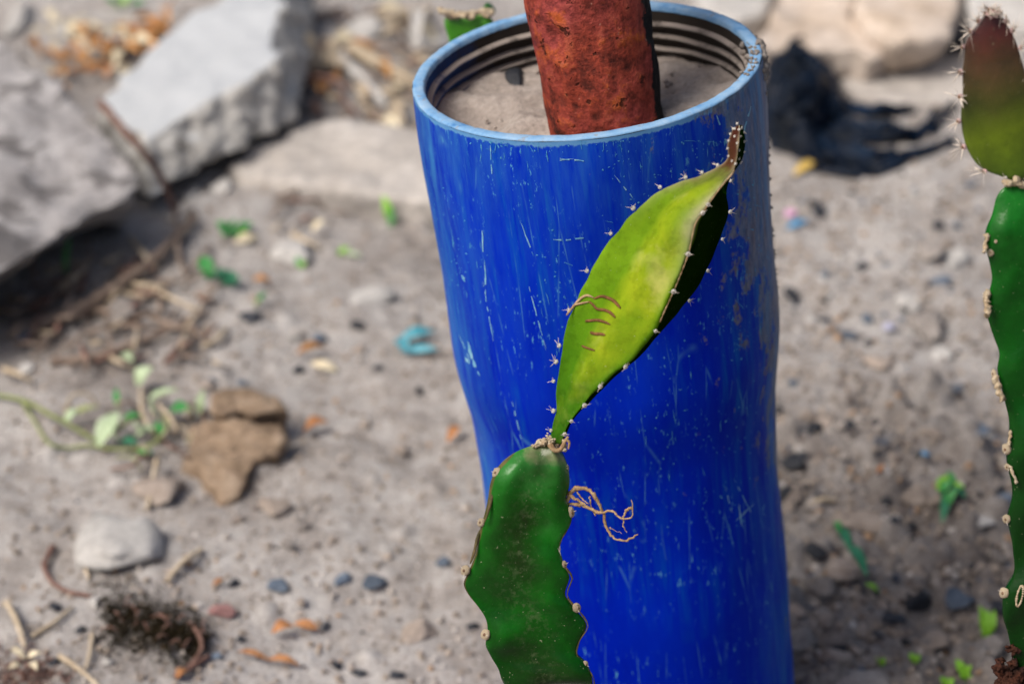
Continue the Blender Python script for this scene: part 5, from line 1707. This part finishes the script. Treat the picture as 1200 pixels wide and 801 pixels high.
leafobj('bark_piece', 'bright orange flake at the bottom edge by the roots', 'bark', (206, 795, .003), (220, 784, .006), 12, 'orange', 7, 0.3, 0.5)
leafobj('bark_piece', 'small red orange flake above the pinkish stone', 'bark', (248, 686, .003), (264, 678, .004), 7, 'orange', 8, 0.2, 0.3)
leafobj('dry_leaf', 'pale cream oval leaf lying left of the turquoise scrap', 'leaf', (364, 425, .003), (396, 435, .003), 15, 'cream_leaf', 9, 0.12, 0.1, 0.02)
leafobj('dry_leaf', 'brown curled leaf next to the grey blue pebble', 'leaf', (346, 416, .003), (384, 408, .005), 12, 'leafdry', 10, 0.25, 0.4)
leafobj('dry_leaf', 'tan leaf by the broad green weed', 'leaf', (296, 328, .004), (318, 330, .004), 11, 'leafdry', 11, 0.2, 0.3)
leafobj('dry_leaf', 'cream leaf tip in the small dark hollow', 'leaf', (366, 272, .004), (380, 258, .014), 12, 'cream_leaf', 12, 0.1, 0.3)
leafobj('dry_leaf', 'pale yellow green leaf below the small green tuft', 'leaf', (274, 284, .003), (302, 278, .004), 18, 'cream_leaf', 13, 0.1, 0.1)
leafobj('dry_leaf', 'yellow leaf just below the black plastic', 'leaf', (930, 205, .003), (958, 188, .005), 14, 'yellow', 14, 0.1, 0.1)
leafobj('petal', 'small pink petal right of the pipe', 'petal', (920, 254, .003), (933, 246, .004), 13, 'pinkpl', 15, 0.1, 0.1)
leafobj('plastic_scrap', 'faded blue plastic sliver below the pink petal', 'scrap', (920, 268, .003), (948, 258, .004), 10, 'blueplas', 16, 0.1, 0.1)
leafobj('plastic_scrap', 'lilac scrap in the right hand soil', 'scrap', (1034, 386, .004), (1050, 380, .004), 13, 'lilac', 17, 0.1, 0.1)
leafobj('plastic_scrap', 'tiny bright blue chip above the green weed tuft', 'scrap', (1078, 538, .006), (1090, 534, .007), 8, 'blueplas', 18, 0.1, 0.1)
leafobj('dry_leaf', 'orange speck of leaf on the right hand soil', 'leaf', (1028, 552, .004), (1036, 544, .005), 7, 'orange', 19)
# turquoise scrap with two folds
tq = thing('plastic_scrap', 'torn folded turquoise plastic scrap left of the pipe', 'scrap', G(490, 404))
leafobj('fold', None, None, (464, 402, .004), (512, 388, .006), 17, 'turq', 21, 0.12, 0.35, 0.1, parent=tq)
leafobj('fold', None, None, (468, 410, .003), (514, 408, .008), 15, 'turq', 22, 0.10, -0.3, 0.1, parent=tq)
leafobj('fold', None, None, (464, 398, .003), (480, 416, .004), 18, 'turq', 23, 0.15, 0.3, 0.1, parent=tq)
# orange leaf litter at the top left, each leaf its own
r_ = random.Random(4)
for k in range(90):
    t = r_.random()
    x, y = 58 + 140 * t + r_.gauss(0, 10), 88 - 62 * t + r_.gauss(0, 11)
    a_ = r_.uniform(0, 6.28)
    L = r_.uniform(12, 32)
    mt = r_.choice(['leafdry', 'leafdry', 'orange', 'leafdry', 'cream_leaf'])
    leafobj('dry_leaf', 'curled dry brown leaf in the litter above the boulder' if mt != 'cream_leaf' else 'pale dry leaf in the litter above the boulder', 'leaf', (x, y, r_.uniform(.003, .014)), (x + L * math.cos(a_), y + L * 0.5 * math.sin(a_), r_.uniform(.004, .02)), L * r_.uniform(.4, .7), mt, k, r_.uniform(.05, .3), r_.uniform(.1, .5), 0.1,
            'dry leaves above the boulder' if mt != 'cream_leaf' else 'pale leaves above the boulder')
for k, (x, y) in enumerate(((372, 92), (384, 100), (366, 102), (378, 108), (395, 90))):
    a_ = r_.uniform(0, 6.28)
    leafobj('dry_leaf', 'rust brown dry leaf in the gap beside the white slab', 'leaf', (x, y, .004), (x + 18 * math.cos(a_), y + 9 * math.sin(a_), .012), 11, 'leafdry', 80 + k, 0.2, 0.4, 0.1, 'rust leaves beside the slab')

for k in range(34):     # pale flakes and husks in the litter between slab and pipe
    x, y = r_.uniform(352, 500), r_.uniform(2, 160)
    if y > 150 - (x - 352) * 0.1 or (x > 470 and y > 110):
        continue
    a_ = r_.gauss(0.5, 0.5)
    L = r_.uniform(14, 40)
    mt = r_.choice(['cream_leaf', 'straw', 'white_stone', 'leafdry', 'stick', 'straw'])
    leafobj('husk', 'pale dry husk in the litter between the white slab and the pipe' if mt not in ('leafdry', 'stick') else 'brown dry husk in the litter between the white slab and the pipe', 'husk', (x, y, r_.uniform(.002, .01)), (x + L * math.cos(a_), y + L * math.sin(a_), r_.uniform(.003, .014)), L * r_.uniform(.3, .6), mt, 400 + k, r_.uniform(.05, .2), .25, .1,
            'pale husks between slab and pipe' if mt not in ('leafdry', 'stick') else 'brown husks between slab and pipe')
for k in range(16):
    x, y = r_.uniform(48, 120), r_.uniform(18, 62)
    a_ = r_.uniform(0, 6.28)
    L = r_.uniform(14, 30)
    leafobj('dry_leaf', 'pale dry leaf in the litter above the boulder', 'leaf', (x, y, .004), (x + L * math.cos(a_), y + L * .5 * math.sin(a_), .008), L * .5, 'cream_leaf', 500 + k, .1, .2, .1, 'pale leaves above the boulder')
# dark moss and root clump
cl = thing('moss_clump', 'dark clump of dried moss and roots on the lower left sand', 'moss', G(180, 735))
mb = MB()
r_ = random.Random(12)
for k in range(1000):
    t = r_.random()
    x = 122 + 118 * t + r_.gauss(0, 8)
    y = 720 + 30 * t + r_.gauss(0, 21 * (1.2 - 0.6 * t))
    p = G(x, y, r_.uniform(0, .006) * (1.3 - t))
    d = Vector((r_.gauss(0, 1), r_.gauss(0, 1), r_.gauss(0.1, 0.5))).normalized() * r_.uniform(0.003, 0.009)
    mb.tube([p, p + d * .5 + Vector((0, 0, .0012)), p + d], [.0003, .0004, .0002], 3, 0)
for k in range(260):
    t = r_.random()
    grain(mb, G(126 + 112 * t + r_.gauss(0, 9), 720 + 30 * t + r_.gauss(0, 15), .001), r_.uniform(.0005, .0017), 0)
mb.link('moss_mat', M['moss'], cl)['kind'] = 'stuff'
mb = MB()
for k in range(16):
    t = r_.random()
    p = G(128 + 120 * t, 715 + 34 * t + r_.gauss(0, 12), .005)
    d = Vector((r_.gauss(0, 1), r_.gauss(0, 1), r_.gauss(0, .3))).normalized() * r_.uniform(.006, .014)
    mb.tube([p, p + d * .5 + Vector((0, 0, .003)), p + d], [.0004, .0005, .0003], 5)
mb.link('root_fibres', M['stick_red'], cl)['kind'] = 'stuff'
# corner clump
cl = thing('moss_clump', 'small tangle of brown fibres in the bottom left corner', 'moss', G(40, 790))
mb = MB()
for k in range(150):
    x, y = 34 + r_.gauss(0, 22), 786 + r_.gauss(0, 12)
    p = G(x, y, r_.uniform(0, .004))
    d = Vector((r_.gauss(0, 1), r_.gauss(0, 1), r_.gauss(0.1, 0.5))).normalized() * r_.uniform(0.003, 0.010)
    mb.tube([p, p + d * .5, p + d], [.0006, .0006, .0003], 3, 0)
mb.link('fibre_mat', M['stick_red'], cl)['kind'] = 'stuff'
for k, (x, y, dx, dy) in enumerate(((30, 772, -16, -14), (32, 770, 16, -6), (36, 776, 8, 8), (26, 778, -16, 4))):
    leafobj('dry_petal', None, None, (x, y, .005), (x + dx, y + dy, .009), 10, 'cream_leaf', 90 + k, parent=cl)

# ------------------------------------------------------------------ weeds
def weed(name, label, px, py, blades, cat='weed', group=None):
    root = thing(name, label, cat, G(px, py), group)
    for k, (p0, p1, w_, mt) in enumerate(blades):
        leafobj('leaf', None, None, p0, p1, w_, mt, k + 200, 0.12, 0.2, 0.04, parent=root)
    return root
weed('weed', 'low bright green tuft left of the bluish white stone', 272, 268, [((266, 270, .002), (254, 258, .010), 14, 'green'), ((268, 270, .002), (262, 276, .006), 13, 'green'), ((272, 268, .002), (298, 260, .008), 13, 'green'), ((270, 270, .002), (276, 254, .014), 11, 'green'), ((272, 270, .002), (292, 272, .004), 9, 'lime'), ((270, 272, .002), (282, 276, .004), 9, 'green')])
weed('weed', 'broad leaved deep green weed below the bright tuft', 254, 322, [((248, 326, .002), (236, 300, .016), 20, 'green'), ((250, 326, .002), (282, 328, .010), 18, 'green_blue'), ((250, 328, .002), (266, 318, .012), 14, 'green_blue'), ((248, 326, .002), (234, 318, .008), 14, 'green'), ((254, 330, .002), (280, 334, .005), 11, 'green_blue')])
weed('weed', 'thin upright green blade near the left side of the pipe', 456, 258, [((458, 264, .001), (449, 228, .022), 11, 'lime'), ((458, 266, .001), (460, 240, .016), 8, 'green'), ((456, 266, .001), (464, 256, .008), 6, 'green')])
weed('weed', 'pale small green leaf right of the bluish white stone', 402, 296, [((396, 298, .002), (410, 290, .006), 9, 'lime'), ((402, 298, .002), (424, 300, .004), 7, 'pale_green')])
weed('weed', 'tiny green sprig at the foot of the bluish white stone', 351, 310, [((351, 314, .001), (348, 300, .008), 8, 'green'), ((352, 314, .001), (358, 306, .005), 7, 'lime')])
weed('weed', 'thin green sprig below the tan leaf', 305, 350, [((300, 360, .001), (312, 342, .008), 8, 'green'), ((298, 362, .001), (306, 350, .006), 6, 'stem_green')])
weed('weed', 'single green blade in the shadow under the boulder', 80, 310, [((78, 330, .001), (82, 276, .03), 7, 'green')])
weed('weed', 'green weed at the top edge above the leaf litter', 148, 4, [((140, 8, .002), (124, -2, .012), 14, 'green'), ((146, 8, .002), (150, -8, .016), 14, 'lime'), ((152, 8, .002), (170, 2, .01), 13, 'green'), ((140, 8, .002), (134, 6, .01), 10, 'lime')])
weed('weed', 'bright green tuft in the right hand soil', 1112, 578, [((1112, 584, .002), (1096, 566, .010), 17, 'green'), ((1112, 584, .002), (1112, 562, .014), 14, 'green'), ((1112, 584, .002), (1130, 572, .010), 14, 'lime'), ((1110, 584, .002), (1132, 584, .006), 15, 'green_blue'), ((1110, 586, .002), (1106, 592, .005), 13, 'green_blue'), ((1112, 584, .002), (1122, 578, .010), 13, 'green_blue'), ((1100, 580, .004), (1116, 572, .012), 14, 'green'), ((1104, 582, .006), (1124, 570, .014), 14, 'green'), ((1098, 574, .008), (1110, 568, .013), 12, 'lime')])
weed('weed', 'long dark green blade lying over the brown clod', 1004, 650, [((978, 614, .004), (1000, 636, .010), 14, 'green_blue'), ((994, 628, .008), (1018, 660, .014), 15, 'green_blue'), ((1016, 668, .008), (1030, 696, .004), 10, 'lime'), ((978, 612, .004), (984, 624, .006), 9, 'green')])
weed('sprout', 'largest lime green sprout left of the right hand cactus foot', 1157, 728, [((1157, 734, .001), (1148, 714, .010), 15, 'lime'), ((1157, 734, .001), (1166, 714, .010), 15, 'lime'), ((1157, 736, .001), (1157, 712, .013), 14, 'lime'), ((1157, 734, .001), (1156, 726, .004), 12, 'lime')], 'sprout')
weed('sprout', 'double lime sprout at the lower right bottom edge', 1128, 786, [((1130, 792, .001), (1120, 774, .010), 13, 'lime'), ((1130, 794, .001), (1138, 780, .010), 13, 'lime'), ((1130, 796, .001), (1128, 784, .008), 14, 'lime'), ((1132, 798, .001), (1138, 794, .005), 11, 'lime')], 'sprout')
weed('sprout', 'small lime sprout above the bottom edge between pipe and right cactus', 1072, 772, [((1072, 776, .001), (1066, 764, .006), 10, 'lime'), ((1072, 776, .001), (1078, 766, .006), 10, 'lime'), ((1072, 778, .001), (1072, 766, .006), 8, 'lime')], 'sprout')
weed('sprout', 'duller small sprout left of the small lime one', 1032, 776, [((1032, 780, .001), (1026, 768, .006), 9, 'stem_green'), ((1032, 780, .001), (1037, 770, .006), 9, 'lime')], 'sprout')
weed('sprout', 'lime sprout cut off by the bottom edge', 1110, 798, [((1110, 804, .001), (1102, 792, .006), 11, 'lime'), ((1110, 804, .001), (1118, 794, .006), 11, 'lime')], 'sprout')
# trampled vine
vine = thing('vine_weed', 'trampled pale green vine weed with limp leaves beside the brown sandstone', 'weed', G(150, 500))
for pix, r_s, mt in (([(-30, 460, .004), (0, 463, .005), (30, 470, .006), (60, 486, .008), (88, 500, .008), (112, 516, .004)], 2.6, 'stem_green'), ([(26, 470, .005), (42, 496, .004), (58, 518, .005), (80, 521, .005), (100, 521, .004), (135, 526, .004), (170, 524, .006)], 2.0, 'stem_green'),
                     ([(76, 486, .003), (84, 464, .014), (104, 462, .014), (116, 476, .006)], 2.0, 'straw'), ([(112, 516, .004), (140, 500, .014), (160, 488, .012), (176, 500, .006), (186, 518, .003)], 2.6, 'stem_green'),
                     ([(166, 456, .004), (166, 480, .014), (174, 498, .010)], 2.6, 'straw'), ([(186, 474, .01), (200, 490, .014), (208, 506, .006)], 2.8, 'straw'), ([(150, 526, .004), (180, 520, .010), (196, 500, .010), (190, 486, .006)], 2.4, 'stem_green')):
    mb = MB(); P = smooth_curve([G(*q2) for q2 in pix], len(pix) * 6); mb.tube(P, r_s * mpp(P[0]), 6); mb.link('stem', M[mt], vine)
for k, (p0, p1, w_, mt) in enumerate((((114, 524, .004), (140, 482, .018), 26, 'pale_green'), ((160, 452, .004), (178, 430, .018), 24, 'pale_green'), ((138, 478, .008), (136, 454, .018), 9, 'green'), ((82, 488, .006), (116, 476, .014), 10, 'stem_green'),
                                     ((198, 482, .006), (224, 480, .014), 20, 'green'), ((172, 470, .006), (210, 456, .016), 10, 'pale_green'), ((234, 488, .004), (238, 456, .020), 11, 'pale_green'), ((140, 520, .004), (162, 520, .012), 14, 'green_blue'),
                                     ((142, 492, .01), (166, 486, .016), 10, 'green'), ((158, 512, .004), (182, 500, .014), 12, 'pale_green'), ((142, 416, .004), (156, 424, .008), 14, 'pale_green'), ((156, 534, .003), (180, 530, .008), 11, 'green'), ((182, 494, .006), (192, 514, .006), 9, 'green'), ((76, 496, .004), (90, 478, .012), 12, 'pale_green'))):
    leafobj('leaf', None, None, p0, p1, w_, mt, 300 + k, 0.14, 0.2, 0.05, parent=vine)

r_ = random.Random(33)
for k in range(22):
    x, y = r_.uniform(125, 235), r_.uniform(468, 545)
    a_ = r_.uniform(0, 6.28); L = r_.uniform(18, 50)
    P = smooth_curve([G(x, y, .003), G(x + L * .5 * math.cos(a_), y + L * .4 * math.sin(a_), r_.uniform(.008, .018)), G(x + L * math.cos(a_ + .5), y + L * .8 * math.sin(a_ + .5), .003)], 12)
    mb = MB(); mb.tube(P, r_.uniform(0.8, 1.7) * mpp(P[0]), 5); mb.link('stem', M[r_.choice(['straw', 'stem_green', 'stick_red', 'pale_green', 'straw'])], vine)
